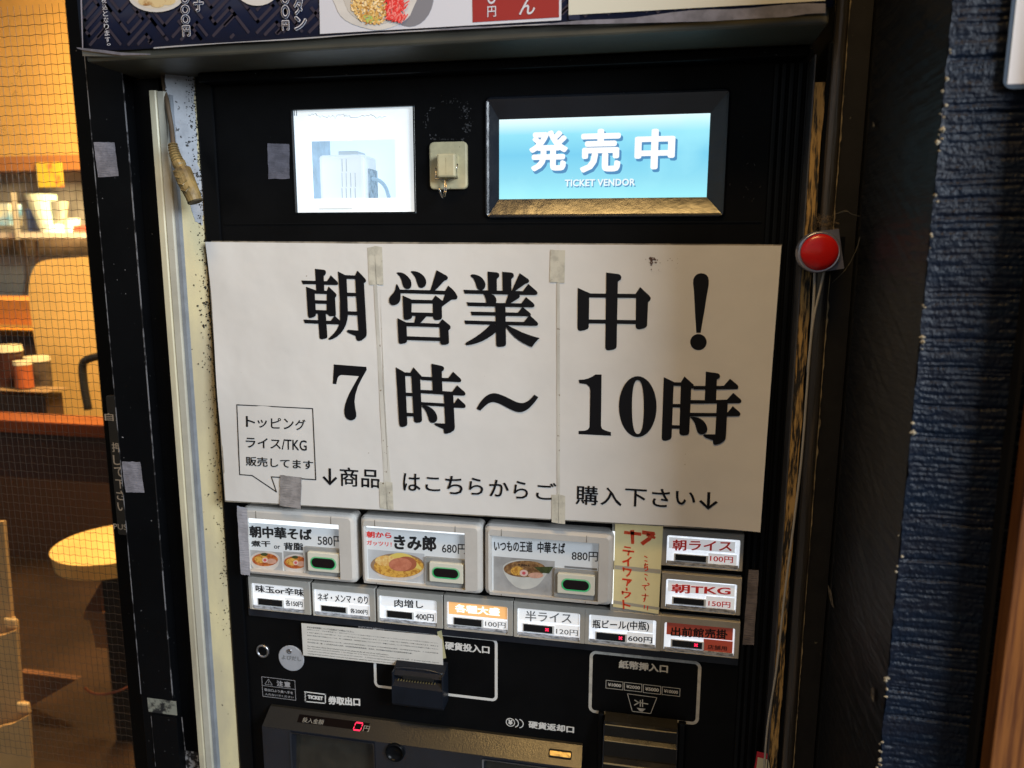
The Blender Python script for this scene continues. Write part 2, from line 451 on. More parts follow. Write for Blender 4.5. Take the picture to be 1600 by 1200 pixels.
# ------------------------------------------------------------------ the setting
ZF = 0.0            # ground level
tag(box("ground", -30, 30, -30, 30, -.3, -.006, mat("ground_paving", (.16, .155, .15), .8, bump=.6, bscale=30, mottle=.3, mscale=3)), kind='structure')
tag(box("floor", -6, -.62, .12, 6, -.004, 0.0, mat("room_floor", (.030, .014, .006), .7, spec=.2, mottle=.4, mscale=4)), kind='structure')
ROOMW = mat("room_orange_wall", (.72, .44, .13), .6, mottle=.12, mscale=3)
tag(box("back_wall", -6, .8, 3.30, 3.5, 0, 4, ROOMW), 'warm lit plaster wall at the back of the room behind the door', 'wall')
tag(box("ceiling", -6, .8, .14, 3.5, 2.9, 3.0, mat("room_ceiling", (.5, .4, .25), .8)), kind='structure')
tag(box("side_wall", -.60, -.56, .16, 3.3, 0, 2.9, mat("room_side_wall", (.02, .01, .005), .8)), 'plain side wall inside the room right of the counter', 'wall')

# ------------------------------------------------------------------ ticket machine
XL = P(318, 300).x; XR = P(1256, 300).x
ZT = P(780, 98).z; ZB = ZC - .98
mach = thing("ticket_machine", ((XL + XR) / 2, .2, ZB), 'black meal ticket vending machine with lit screen and rows of menu buttons', 'vending machine')
wx0, wx1, wz0, wz1 = rect((453, 170), (650, 333))
sx0, sx1, sz0, sz1 = rect((765, 160), (1126, 333))
body = panel_holes("front_panel", XL, XR, ZB, ZT, 0, .16, [(wx0, wx1, wz0, wz1), (sx0, sx1, sz0, sz1)], BLK, mach)
box("cabinet", XL + .002, XR - .002, .1605, .45, ZB, ZT, BLK, mach)
# raised rim around the upper door and groove strips
gx0, gx1, gz0, gz1 = rect((338, 128), (1190, 345))
for nm, a in (("rim", (XL + .001, gx0 - .004, -.004, -.0002, ZB, ZT - .001)), ("rim", (gx0 - .004, gx1 + .03, -.004, -.0002, ZT - .010, ZT - .001))):
    box(nm, *a, BLKG, mach, bevel=.0015)
for px in (1196, 1207, 1219, 1232, 1245):
    x = P(px, 330).x; box("rib", x, x + .0055, -.005, -.0002, ZB, ZT - .012, BLKG, mach, bevel=.0016)
box("seam_strip", gx0, gx1, -.0012, -.0002, gz0 - .0016, gz0, BLKG, mach)
# small scuffs on the door
sc = []
for _ in range(46):
    px = random.choice([random.gauss(1170, 10), random.gauss(800, 260)]); py = random.choice([random.uniform(250, 330), random.uniform(110, 350), random.uniform(960, 1150)])
    if 440 < px < 1140 and 140 < py < 345: continue
    if 385 < px < 1190 and 950 < py: continue
    c = P(px, py, -.0004)
    l = random.uniform(.0004, .0016); an = random.uniform(0, 3); wv = Vector((math.cos(an), 0, math.sin(an))); nv = Vector((-wv.z, 0, wv.x)) * .12
    o = len(sc) * 4; sc.append([c - wv * l, c + nv * l, c + wv * l, c - nv * l])
vs = [v for q in sc for v in q]; o_ = part("scuff_marks", vs, [[4 * i, 4 * i + 1, 4 * i + 2, 4 * i + 3] for i in range(len(sc))], mat("scuff", (.12, .12, .13), .7), mach); o_['kind'] = 'stuff'
# glue residue above the hook
rs = []
random.seed(3)
for i in range(120):
    a = random.uniform(0, 6.28); px = 700 + math.cos(a) * 34 + random.gauss(0, 3); py = 190 + math.sin(a) * 34 + random.gauss(0, 3)
    if random.random() < .4: px = random.gauss(727, 3.5); py = random.uniform(158, 208)
    c = P(px, min(py, 218), -.0005); r = random.uniform(.0003, .0012)
    k = random.randint(3, 5); rs.append([c + Vector((math.cos(t * 6.283 / k + a) * r * random.uniform(.5, 1.4), 0, math.sin(t * 6.283 / k + a) * r * random.uniform(.5, 1.6))) for t in range(k)])
vs = []; fs = []
for q in rs: fs.append(list(range(len(vs), len(vs) + len(q)))); vs += q
part("glue_residue", vs, fs, mat("glue_flakes", (.06, .062, .07), .35, mcol=(.012, .012, .012), mscale=200), mach)['kind'] = 'stuff'

# --- lit display window with the router behind it
win = ring("display_window", [([(wx0, wz0), (wx1, wz0), (wx1, wz1), (wx0, wz1)], -.0006), ([(wx0 + .0015, wz0 + .0015), (wx1 - .0015, wz0 + .0015), (wx1 - .0015, wz1 - .0015), (wx0 + .0015, wz1 - .0015)], -.0006),
                               ([(wx0 + .0015, wz0 + .0015), (wx1 - .0015, wz0 + .0015), (wx1 - .0015, wz1 - .0015), (wx0 + .0015, wz1 - .0015)], .004)], BLKG, mach)
RW = mat("recess_white", (.70, .77, .84), .5, emit=.62, ecol=(.78, .92, 1.0))  # recess walls glow in place of a lamp inside the window
lx0, lx1, lz0, lz1 = wx0 + .0006, wx1 - .0006, wz0 + .0006, wz1 - .0006
ring("recess_lining", [([(lx0, lz0), (lx1, lz0), (lx1, lz1), (lx0, lz1)], .0062), ([(lx0, lz0), (lx1, lz0), (lx1, lz1), (lx0, lz1)], .10)], mat("recess_side_pale_blue", (.45, .58, .68), .5, emit=.22, ecol=(.60, .78, .95), mottle=.3, mscale=40), win)
part("recess_back", [(lx0, .0995, lz0), (lx1, .0995, lz0), (lx1, .0995, lz1), (lx0, .0995, lz1)], [[0, 1, 2, 3]], RW, win)
cx0, cx1, cz0, cz1 = rect((486, 221), (619, 309), .005)
e = .0015
FILM = mat("frosted_lit_film", (.9, .93, .96), .35, emit=.62, ecol=(.88, .96, 1.0), mottle=.0, mcol=(.75, .84, .9), mscale=24, mlow=.5, mhigh=.7)
panel_holes("frosted_film", wx0 + e, wx1 - e, wz0 + e, wz1 - e, .005, .006, [(cx0, cx1, cz0, cz1)], FILM, win)
BLU = mat("pale_blue_haze_film", (.62, .76, .86), .3, emit=.75, ecol=(.78, .90, .98), alpha=1)
for tl, br in (((478, 196), (536, 221)), ((536, 182), (610, 221))):
    pass
# torn paper edge, small marks
random.seed(11)
x = 482; pts = []
while x < 604:
    pts.append(P(x, 181 + random.gauss(0, 1.3) + 2 * math.sin(x * .15), .0045)); x += random.uniform(1.5, 3.5)
v_, f_ = tube(pts, .00035, 4); part("torn_edge", v_, f_, mat("pale_grey_tear", (.5, .52, .54), .6, emit=.25), win)
for k in range(3):
    quad("tape_tick", (455.5 + k * 3.6, 172), (457 + k * 3.6, 181), .0042, mat("grey_blue_mark", (.12, .18, .22), .5), win)
GRB = mat("pale_blue_film", (.55, .72, .84), .4, emit=.55, ecol=(.66, .84, .96), mottle=.25, mscale=40)
q_ = smooth_closed([(478, 184), (505, 183), (540, 185), (600, 183), (606, 190), (575, 197), (560, 198), (556, 210), (548, 219), (538, 214), (541, 203), (535, 197), (500, 196), (480, 195)], 3)
v_, f_ = flat_poly([P(a, b, .0046) for a, b in q_]); part("blue_tint_patch", v_, f_, mat("pale_tint", (.7, .83, .9), .4, emit=.85, ecol=(.80, .93, 1.0)), win)
quad("grey_tape_bit", (498, 325), (571 - 20, 327), .0043, mat("pale_grey_mark", (.6, .64, .66), .5, emit=.5), win)

rt = thing("router", P(540, 312, .05), 'white plastic router with vent slots standing inside the lit machine window', 'router')
RTM = mat("router_white", (.64, .67, .69), .45, emit=.38, ecol=(.85, .93, .97))  # casing, lid, port and cable glow in place of the window's light
rx0, rx1, rz0, rz1 = rect((497, 242), (571, 316), .035)
rb = box("casing", rx0, rx1, .035, .075, cz0 - .01, rz1, RTM, rt, bevel=.004, seg=3)
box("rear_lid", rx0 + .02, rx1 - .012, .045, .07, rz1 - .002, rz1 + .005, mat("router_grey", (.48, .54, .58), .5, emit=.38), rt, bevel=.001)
DK = mat("vent_slot_dark", (.22, .26, .28), .6)
for i, px in enumerate((534, 540.5, 547.5, 554.5)):
    for k, (ya, yb) in enumerate(((248, 268), (270, 292), (294, 312))):
        if i >= 2 and k == 0: continue
        q = quad("vent_slot", (px, ya), (px + 1.2, yb), .0346, DK, rt)
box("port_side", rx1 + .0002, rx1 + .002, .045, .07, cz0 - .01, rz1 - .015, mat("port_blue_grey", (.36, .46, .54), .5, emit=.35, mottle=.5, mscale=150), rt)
cb = arc_pts([P(569, 279, .05), P(578, 279, .052), P(592, 282, .055), P(602, 292, .055), P(608, 309, .055)], 6)
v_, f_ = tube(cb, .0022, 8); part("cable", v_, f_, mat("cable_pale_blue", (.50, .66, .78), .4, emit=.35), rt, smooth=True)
tag(part("loose_cable", *tube(arc_pts([P(640, 280, .03), P(636, 286, .03), P(630, 293, .03), P(622, 305, .03)], 6), .0016, 8), MAT["cable_pale_blue"], None, True), 'pale blue cable end at the right edge inside the lit window', 'cable')

# --- ticket vendor screen with sloped bezel
scr_y = .006
a = rect((780, 187), (1104, 308), scr_y)
ox0, ox1, oz0, oz1 = rect((757, 151), (1133, 341)); 
bz = ring("screen_bezel", [(rr(ox0, ox1, oz0, oz1, .006), -.0002), (rr(ox0 + .002, ox1 - .002, oz0 + .002, oz1 - .002, .005), -.004), (rr(sx0 - .002, sx1 + .002, sz0 - .002, sz1 + .002, .002), -.0045), (rr(sx0, sx1, sz0, sz1, .001), -.003)], BEZ, mach)
o4 = [(sx0, sz0), (sx1, sz0), (sx1, sz1), (sx0, sz1)]
i4 = [(a[0], a[2]), (a[1], a[2]), (a[1], a[3]), (a[0], a[3])]
for k in range(4):
    j = (k + 1) % 4
    vs = [Vector((o4[k][0], -.003, o4[k][1])), Vector((o4[j][0], -.003, o4[j][1])), Vector((i4[j][0], scr_y, i4[j][1])), Vector((i4[k][0], scr_y, i4[k][1]))]
    part("bezel_slope", vs, [[0, 1, 2, 3]], BEZ, bz)
SCR = bpy.data.materials.new("lcd_screen"); SCR.use_nodes = True; t = SCR.node_tree; N = t.nodes; L = t.links; bs = N["Principled BSDF"]
g = N.new("ShaderNodeNewGeometry"); sep = N.new("ShaderNodeSeparateXYZ"); L.new(g.outputs["Position"], sep.inputs[0])
mr = N.new("ShaderNodeMapRange"); mr.inputs[1].default_value = a[2]; mr.inputs[2].default_value = a[3]; L.new(sep.outputs[2], mr.inputs[0])
cr = N.new("ShaderNodeValToRGB"); L.new(mr.outputs[0], cr.inputs[0]); el = cr.color_ramp.elements
el[0].position = 0; el[0].color = (.33, .82, .90, 1); el[1].position = 1; el[1].color = (.80, .97, 1.0, 1)
for p_, c_ in ((.22, (.27, .69, .84, 1)), (.55, (.18, .58, .80, 1)), (.80, (.27, .71, .86, 1))): x_ = cr.color_ramp.elements.new(p_); x_.color = c_
nz = N.new("ShaderNodeTexNoise"); nz.inputs["Scale"].default_value = 11; nz.inputs["Detail"].default_value = 6; L.new(g.outputs["Position"], nz.inputs[0])
mr2 = N.new("ShaderNodeMapRange"); mr2.inputs[1].default_value = .45; mr2.inputs[2].default_value = .8; mr2.inputs[4].default_value = .75; L.new(nz.outputs[0], mr2.inputs[0])
mx = N.new("ShaderNodeMix"); mx.data_type = 'RGBA'; L.new(mr2.outputs[0], mx.inputs[0]); L.new(cr.outputs[0], mx.inputs[6]); mx.inputs[7].default_value = (.42, .88, .96, 1)
bs.inputs["Base Color"].default_value = (.02, .02, .02, 1); bs.inputs["Roughness"].default_value = .25; L.new(mx.outputs[2], bs.inputs["Emission Color"]); bs.inputs["Emission Strength"].default_value = 1.12
scr = part("screen", [(a[0], scr_y, a[2]), (a[1], scr_y, a[2]), (a[1], scr_y, a[3]), (a[0], scr_y, a[3])], [[0, 1, 2, 3]], SCR, mach)
LW = mat("screen_white", (.1, .1, .1), .4, emit=1.05, ecol=(1, 1, 1)); LB = mat("screen_shadow_blue", (.05, .05, .05), .4, emit=1, ecol=(.075, .27, .52))
for ch, x0_, y0_, x1_, y1_ in (("発", 827, 204.5, 887, 267), ("売", 907, 202, 969, 269), ("中", 992.5, 202, 1053.5, 264)):
    text(ch, (x0_ + 2.5, y0_ + 4), (x1_ + 3.5, y1_ + 4.5), scr_y, LB, scr, bold=.034, lift=.0004)
    text(ch, (x0_, y0_), (x1_, y1_), scr_y, LW, scr, bold=.034, lift=.0010)
text("TICKET VENDOR", (883.5, 282), (993.5, 292), scr_y, LB, scr, bold=.03, sp=1.08, lift=.0004)
text("TICKET VENDOR", (882.5, 280.5), (992, 290), scr_y, mat("screen_pale", (.1, .1, .1), .4, emit=1, ecol=(.86, .97, 1)), scr, bold=.03, sp=1.08, lift=.0010)


# --- food pictures on the button cards
def disc(name, cx, cy, rx, ry, surf, m_, parent, clip=None, n=28, a0=0, a1=360):
    pts = []
    for i in range(n):
        t_ = math.radians(a0 + (a1 - a0) * i / (n - (0 if a1 - a0 == 360 else 1)))
        x = cx + rx * math.cos(t_); y = cy + ry * math.sin(t_)
        if clip: x = min(max(x, clip[0]), clip[1]); y = min(max(y, clip[2]), clip[3])
        pts.append(P(x, y, surf))
    v_, f_ = flat_poly(pts); return part(name, v_, f_, m_, parent)


def poly(name, pts, surf, m_, parent, sm=0):
    if sm: pts = smooth_closed(pts, sm)
    v_, f_ = flat_poly([P(x, y, surf) for x, y in pts]); return part(name, v_, f_, m_, parent)


# --- the three large buttons
CY = -.010      # card depth
FY = -.020      # frame front
BIG = [dict(f=((376, 792), (557, 914)), w=((388, 806), (536, 900)), s=((475.6, 854), (536, 901)), k=((480, 862), (531, 896)), l=((486.5, 871), (523.5, 889))),
       dict(f=((561, 806), (753, 931)), w=((572, 818), (729, 918)), s=((664.5, 870), (729, 918.5)), k=((670.5, 878), (724, 913)), l=((677, 887), (716, 904))),
       dict(f=((756, 820), (956, 949)), w=((769, 833), (934, 937)), s=((866, 888), (934, 937.5)), k=((871, 895.5), (929, 931.5)), l=((879.5, 905), (920, 923.5)))]
bigs = []
for b in BIG:
    x0, x1, z0, z1 = rect(*b['f'], FY); u0, u1, v0, v1 = rect(*b['w'], CY)
    n = 4
    fr = ring("large_button", [(rr(x0, x1, z0, z1, .006, n), -.0002), (rr(x0, x1, z0, z1, .006, n), FY + .006), (rr(x0 + .0015, x1 - .0015, z0 + .0015, z1 - .0015, .006, n), FY + .0022),
                               (rr(x0 + .005, x1 - .005, z0 + .005, z1 - .005, .004, n), FY), (rr(u0 - .001, u1 + .001, v0 - .001, v1 + .001, .0008, n), FY + .0005), (rr(u0, u1, v0, v1, .0008, n), FY + .003), (rr(u0, u1, v0, v1, .0008, n), CY + .004)], FRAME, mach)
    fr['label'] = 'pale grey framed menu button with lit picture card and green ringed key'
    # frame joints
    for px in (b['w'][0][0] + 14, b['w'][1][0] - 18):
        for zz in ((v1 + .0012, z1 - .004), (z0 + .004, v0 - .0012)):
            xx = P(px, 850, FY).x; box("frame_joint", xx, xx + .0005, FY - .00012, FY + .001, zz[0], zz[1], mat("joint_line", (.12, .11, .10), .7), fr)
    part("card", [(u0, CY, v0), (u1, CY, v0), (u1, CY, v1), (u0, CY, v1)], [[0, 1, 2, 3]], CARD, fr)
    zz = rect(b['w'][0], (b['w'][0][0] + 50, b['w'][0][1] + 3 + (8 if b is BIG[0] else 2)), CY - .0004)
    zl = v1 - (.0078 if b is BIG[0] else .0042 if b is BIG[1] else .0014)
    part("lit_strip", [(u0 + .0005, CY - .0004, zl), (u1 - .0005, CY - .0004, zl), (u1 - .0005, CY - .0004, v1 - .0004), (u0 + .0005, CY - .0004, v1 - .0004)], [[0, 1, 2, 3]], LITW, fr)
    x0, x1, z0, z1 = rect(*b['s'], CY - .003)
    prism("key_surround", rr(x0, u1 - .0004, v0 + .0004, z1, .0006, 2), CY - .0035, CY - .0002, SURR, fr, bevel=.0005)
    x0, x1, z0, z1 = rect(*b['k'], CY - .007)
    ky = prism("key", rr(x0, x1, z0, z1, .0018), CY - .0075, CY - .0035, KEYW, fr, bevel=.0008)
    x0, x1, z0, z1 = rect(*b['l'], CY - .008)
    r = (z1 - z0) / 2
    prism("led_glow", rr(x0 - .0020, x1 + .0020, z0 - .0020, z1 + .0014, r + .0014, 6), CY - .0077, CY - .0072, GREEND, fr)
    prism("led_ring", rr(x0 - .0010, x1 + .0005, z0 - .0011, z1 + .0003, r + .0003, 6), CY - .0081, CY - .0073, GREEN, fr)
    prism("key_lens", rr(x0, x1, z0, z1, r - .0001, 6), CY - .0088, CY - .0073, LENS, fr, bevel=.0006)
    bigs.append(fr)
B1, B2, B3 = bigs
B1['label'] = 'large button with two bowl pictures, priced 580 yen'
B2['label'] = 'large button with one heaped bowl picture, priced 680 yen'
B3['label'] = 'large button with white bowl and seaweed picture, priced 880 yen'
text("朝中華そば", (389, 821), (488, 845), CY, INKS, B1, bold=.022)
text("580円", (496, 836.5), (535.5, 854), CY, INKS, B1)
text("煮干", (392, 844.5), (423, 854.5), CY, INKS, B1, bold=.018)
text("or", (428, 852), (438, 858), CY, INKS, B1)
text("背脂", (443, 847.5), (474, 860), CY, INKS, B1, bold=.018)


def ramen(cx, cy, rx, ry, par, clip=None, sc=1.0, e0=.0005):
    s = CY - e0; n_ = 0
    disc("bowl_picture", cx, cy + ry * .22, rx * .93, ry * .95, s, BOWLP, par, clip)
    disc("bowl_picture", cx, cy - ry * .08, rx, ry * .86, s - .0001, BOWLP, par, clip)
    disc("soup_picture", cx, cy - ry * .06, rx * .86, ry * .68, s - .0002, SOUP, par, clip)
    disc("noodle_picture", cx - rx * .25, cy - ry * .12, rx * .45, ry * .4, s - .0003, NOOD, par, clip)
    disc("pork_picture", cx + rx * .42, cy + ry * .1, rx * .36, ry * .28, s - .0004, PORK, par, clip)
    disc("seaweed_picture", cx - rx * .05, cy - ry * .62, rx * .24, ry * .16, s - .0004, NORI, par, clip)
    disc("fishcake_picture", cx + rx * .0, cy - ry * .02, rx * .19, ry * .26, s - .0005, NARU, par, clip)
    disc("fishcake_picture", cx + rx * .0, cy - ry * .02, rx * .10, ry * .14, s - .0006, NARUP, par, clip)


quad("photo_backdrop", (390, 859), (442, 893), CY - .0003, PHOTOG, B1)
quad("photo_backdrop", (442.8, 861), (475, 896), CY - .0003, PHOTOG, B1)
ramen(414, 875.5, 23.5, 15, B1, (390.5, 442, 858, 892))
ramen(462, 879.5, 21.5, 14.5, B1, (443.2, 475.2, 862, 895))
text("朝から", (572.5, 830), (612, 841.5), CY, RED, B2, bold=.02)
text("ガッツリ！", (573, 844), (612, 854.5), CY, RED, B2, bold=.008)
text("きみ郎", (615, 834.5), (682, 862), CY, INKS, B2, bold=.025)
text("680円", (690.5, 849), (729, 866), CY, INKS, B2)
quad("photo_backdrop", (575, 858), (664, 911), CY - .0003, mat("photo_pale_print", (.50, .53, .57), .4, mottle=.1, mscale=30, emit=.05), B2)
cl = (574, 664, 858, 910)
disc("bowl_picture", 624, 888, 40, 19.5, CY - .0005, BOWLP, B2, cl)
disc("bowl_picture", 621, 883, 42, 18.5, CY - .0006, BOWLG, B2, cl)
disc("noodle_picture", 623, 885, 39, 17.5, CY - .0007, NOOD, B2, cl)
poly("yolk_picture", [(607, 872), (620, 864), (640, 867), (648, 876), (660, 890), (640, 884)], CY - .00075, mat("egg_print", (.75, .6, .15), .5), B2, 3)
disc("noodle_picture", 602, 876, 16, 8, CY - .0008, mat("garlic_print", (.75, .42, .12), .5, mcol=(.85, .66, .28), mscale=300), B2, cl)
disc("meat_picture", 634, 881, 17, 11.5, CY - .0009, mat("meat_dark_print", (.40, .12, .06), .5), B2)
disc("meat_picture", 625.5, 882, 18, 10.5, CY - .001, MEAT, B2)
text("いつもの王道", (772, 844), (832, 863), CY, INKS, B3, bold=.012)
text("中華そば", (840, 846), (883, 866), CY, INKS, B3, bold=.014)
text("880円", (893.5, 861), (934, 877.5), CY, INKS, B3)
quad("photo_backdrop", (771.5, 869), (866, 933), CY - .0003, PHOTOG, B3)
quad("card_line", (882, 887), (933, 888.2), CY - .0004, GREYINK, B3)
poly("bowl_picture", [(786, 884), (792, 903), (806, 917), (822, 920.5), (838, 916), (850, 903), (855, 890), (838, 878), (808, 875)], CY - .0005, mat("white_bowl_print", (.62, .64, .62), .5, mottle=.1, mscale=60), B3, 3)
disc("soup_picture", 820, 889, 33, 13, CY - .0006, SOUP2, B3)
poly("seaweed_picture", [(834, 886), (864.5, 885.5), (858, 896), (846, 895)], CY - .0007, NORI, B3)
disc("noodle_picture", 808, 892, 10, 7, CY - .0007, NOOD, B3)
disc("pork_picture", 837, 899, 12, 4.5, CY - .0008, PORK, B3)
disc("fishcake_picture", 818.5, 895.5, 6.5, 5.2, CY - .0009, NARU, B3)
disc("fishcake_picture", 818.5, 895.5, 2.8, 2.5, CY - .001, NARUP, B3)
text("きみはん", (809, 881), (829, 885), CY - .0009, INKS, B3, bold=.02)

# --- the small buttons
SY = -.009; SC = -.005
def small(tl, br, win_, disp, cardrects, texts, x=None, lab=None):
    x0, x1, z0, z1 = rect(tl, br, SY); u0, u1, v0, v1 = rect(*win_, SC)
    n = 3
    fr = ring("small_button", [(rr(x0, x1, z0, z1, .0006, n), -.0002), (rr(x0, x1, z0, z1, .0006, n), SY + .0008), (rr(x0 + .0006, x1 - .0006, z0 + .0006, z1 - .0006, .0006, n), SY),
                               (rr(u0, u1, v0, v1, .002, n), SY + .0002), (rr(u0 + .0002, u1 - .0002, v0 + .0002, v1 - .0002, .002, n), SC + .001)], FRAME2, mach)
    part("lamp_box", [(u0, SC, v0), (u1, SC, v0), (u1, SC, v1), (u0, SC, v1)], [[0, 1, 2, 3]], LIT2, fr)
    zz = v0 + (v1 - v0) * .13
    box("clear_ridge", u0 + .0006, u1 - .0006, SC - .0022, SC - .0005, v0 + .0006, zz, CLEAR, fr, bevel=.0005)
    for tl_, br_, mm in cardrects: quad("card", tl_, br_, SC - .001, mm, fr)
    dx0, dx1, dz0, dz1 = rect(*disp, SC - .003)
    box("display_mount", dx0 - .0016, dx1 + .0022, SC - .0026, SC - .0012, dz0 - .0016, dz1 + .0006, mat("clear_mount", (.66, .68, .68), .3, emit=.12), fr, bevel=.0003)
    box("display", dx0, dx1, SC - .0034, SC - .0024, dz0, dz1, LCD, fr)
    if x: text("×", (x[0] - 3, x[1] - 3), (x[0] + 3, x[1] + 3), SC - .0035, REDLED, fr, bold=.05)
    for bd, a_, b_, mm, bo in texts: text(bd, a_, b_, SC - .0012, mm, fr, bold=bo)
    if lab: fr['label'] = lab
    return fr


small((387, 901), (485.5, 961.5), ((394, 908.5), (478, 957.5)), ((403.6, 935), (441, 948)), [((396, 910), (476.5, 933.5), CARDW), ((444.5, 933), (476.5, 953), CARDW)],
      [("味玉or辛味", (399, 913.5), (475.5, 932), INKS, .012), ("各150円", (446, 937), (473, 949), INKS, .008)], lab='small button lettered with two kinds of topping at 150 yen')
small((486.5, 911), (586.8, 972), ((491, 918), (580, 968)), ((502.4, 946), (540.4, 957.8)), [((494, 920), (577.5, 946), CARDW), ((545, 944), (577.5, 963), CARDW)],
      [("ネギ・メンマ・のり", (496, 926), (575, 944), INKS, .008), ("各200円", (547, 950), (574.5, 960.5), INKS, .008)], lab='small button lettered for leek, bamboo and seaweed at 200 yen')
small((588, 921), (692, 983), ((593, 928), (684, 978.5)), ((605, 954), (644, 967.5)), [((596, 930), (682, 954), CARDW), ((647.5, 954), (682, 973), CARDW)],
      [("肉増し", (616, 936), (661.5, 951), INKS, .006), ("400円", (649, 957.5), (678, 971), INKS, .006)], lab='small button lettered for extra meat at 400 yen')
small((693, 930), (801, 994.5), ((699, 937.5), (794, 989)), ((709.6, 965), (752.4, 979.5)), [((701, 938.5), (792.5, 968), CARDO), ((755.5, 967), (792, 984), CARDC)],
      [("各種大盛", (710.5, 943.5), (781, 963), mat("lit_white_print", (.8, .8, .8), .4, emit=.8, ecol=(1, .98, .94)), .04), ("100円", (758, 970), (790, 982), GREYINK, .0)], lab='small button with orange card for large portions at 100 yen')
small((802.4, 940), (913.2, 1006.5), ((809, 947.5), (906, 1001.5)), ((818.4, 975), (863, 990)), [((811, 949), (905, 977), CARDC), ((866.5, 975), (905, 996), CARDC)],
      [("半ライス", (821, 954), (893, 974.5), GREYINK, .004), ("120円", (869, 981.5), (903, 994), GREYINK, .0)], x=(854.6, 984), lab='small button with grey lettering for half rice at 120 yen')
small((914, 950.5), (1031.5, 1018.5), ((921, 957.5), (1024, 1013)), ((932, 988), (976.6, 1003)), [((923.5, 960), (1020, 989), CARDW), ((980, 987), (1020, 1008), CARDW)],
      [("瓶ビール(中瓶)", (926, 968), (1014, 987), INKS, .008), ("600円", (981.6, 992.5), (1019, 1005.5), INKS, .004)], x=(969.5, 997), lab='small button for bottled beer at 600 yen, its display crossed red')
small((1033, 961.5), (1154, 1030), ((1038.5, 969.5), (1146, 1026)), ((1050.4, 1000), (1096.6, 1014)), [((1042, 972), (1144.5, 1001), CARDR), ((1099.5, 998), (1144, 1022), CARDR)],
      [("出前館売掛", (1048.6, 979), (1136.6, 999), INKS, .01), ("店舗用", (1106, 1007), (1135.5, 1017), INKS, .0)], x=(1087.5, 1008), lab='small button with red card, lowest of the right hand column')
small((1034.5, 826), (1160, 893.5), ((1042.5, 834), (1154, 889.5)), ((1055.4, 866), (1103, 878.5)), [((1045.5, 839), (1148, 864), CARDW), ((1107, 864), (1150.5, 884), CARDW)],
      [("朝ライス", (1051, 843), (1143.5, 862), RED, .012), ("100円", (1109.6, 867.5), (1145, 880), RED, .004)], lab='small button with red lettering for morning rice at 100 yen')
small((1034.5, 894), (1156.5, 962.5), ((1041, 902), (1149, 958.5)), ((1052.4, 933.5), (1099.6, 946.5)), [((1044, 906), (1147.5, 932.5), CARDW), ((1103.5, 931), (1147, 953), CARDW)],
      [("朝TKG", (1049.4, 912), (1141.4, 930.5), RED, .012), ("150円", (1107, 938), (1141, 950), RED, .004)], lab='small button with red lettering ending in TKG at 150 yen')
# plinth strip below the row
x0, x1, z0, z1 = rect((388, 953), (1154, 1038), -.003)
box("button_plinth", x0, x1, -.0035, -.0002, rect((388, 953), (480, 969))[2], rect((388, 901), (480, 969))[3], NAVYP, mach, bevel=.001)
# lit side of the covered button behind the hand-written note
x0, x1, z0, z1 = rect((957, 815), (1029, 958), -.004)
cvb = box("covered_button", x0, x1, -.008, -.0002, z0, z1, FRAME2, mach, bevel=.0008)
for yy in ((830, 876), (890, 944)):
    quad("lit_strip", (957.3, yy[0]), (962, yy[1]), -.0083, LITW, cvb)

# --- printed frames, icons and lettering on the lower front
def outline(tl, br, r, wd, m_, par, y=-.0004, cut=None):
    x0, x1, z0, z1 = rect(tl, br, y)
    return ring("printed_frame", [(rr(x0, x1, z0, z1, r, 6), y), (rr(x0 + wd, x1 - wd, z0 + wd, z1 - wd, max(r - wd, .0003), 6), y)], m_, par)


outline((582, 978), (777.5, 1096.5), .007, .0034, WHITE, mach)
text("硬貨投入口", (695, 1002), (765, 1022), 0, WHITE, mach, bold=.022)
outline((921.5, 1016), (1091.5, 1133.5), .008, .0036, OFFW, mach)
text("紙幣挿入口", (967, 1031), (1043.6, 1052), 0, OFFW, mach, bold=.022)
for bd, a_, b_ in (("¥1000", (946.6, 1062.4), (973.6, 1078.4)), ("¥2000", (975.4, 1065.6), (1003, 1081.6)), ("¥5000", (1005, 1069), (1032.4, 1085.4)), ("¥10000", (1034.4, 1072.6), (1062.4, 1088.6))):
    outline(a_, b_, .0003, .0006, OFFW, mach)
    text(bd, (a_[0] + 3.2, a_[1] + 4.2), (b_[0] - 3, b_[1] - 4.2), 0, OFFW, mach, bold=.02)


def line_path(name, pts, wd, m_, par, y=-.0004):
    vs = []; fs = []
    for (a_, b_) in zip(pts[:-1], pts[1:]):
        p = P(*a_, y); q = P(*b_, y); d = (q - p).normalized(); nn = Vector((-d.z, 0, d.x)) * wd / 2; e_ = d * wd * .45
        o = len(vs); vs += [p - e_ + nn, q + e_ + nn, q + e_ - nn, p - e_ - nn]; fs.append([o, o + 1, o + 2, o + 3])
    return part(name, vs, fs, m_, par)


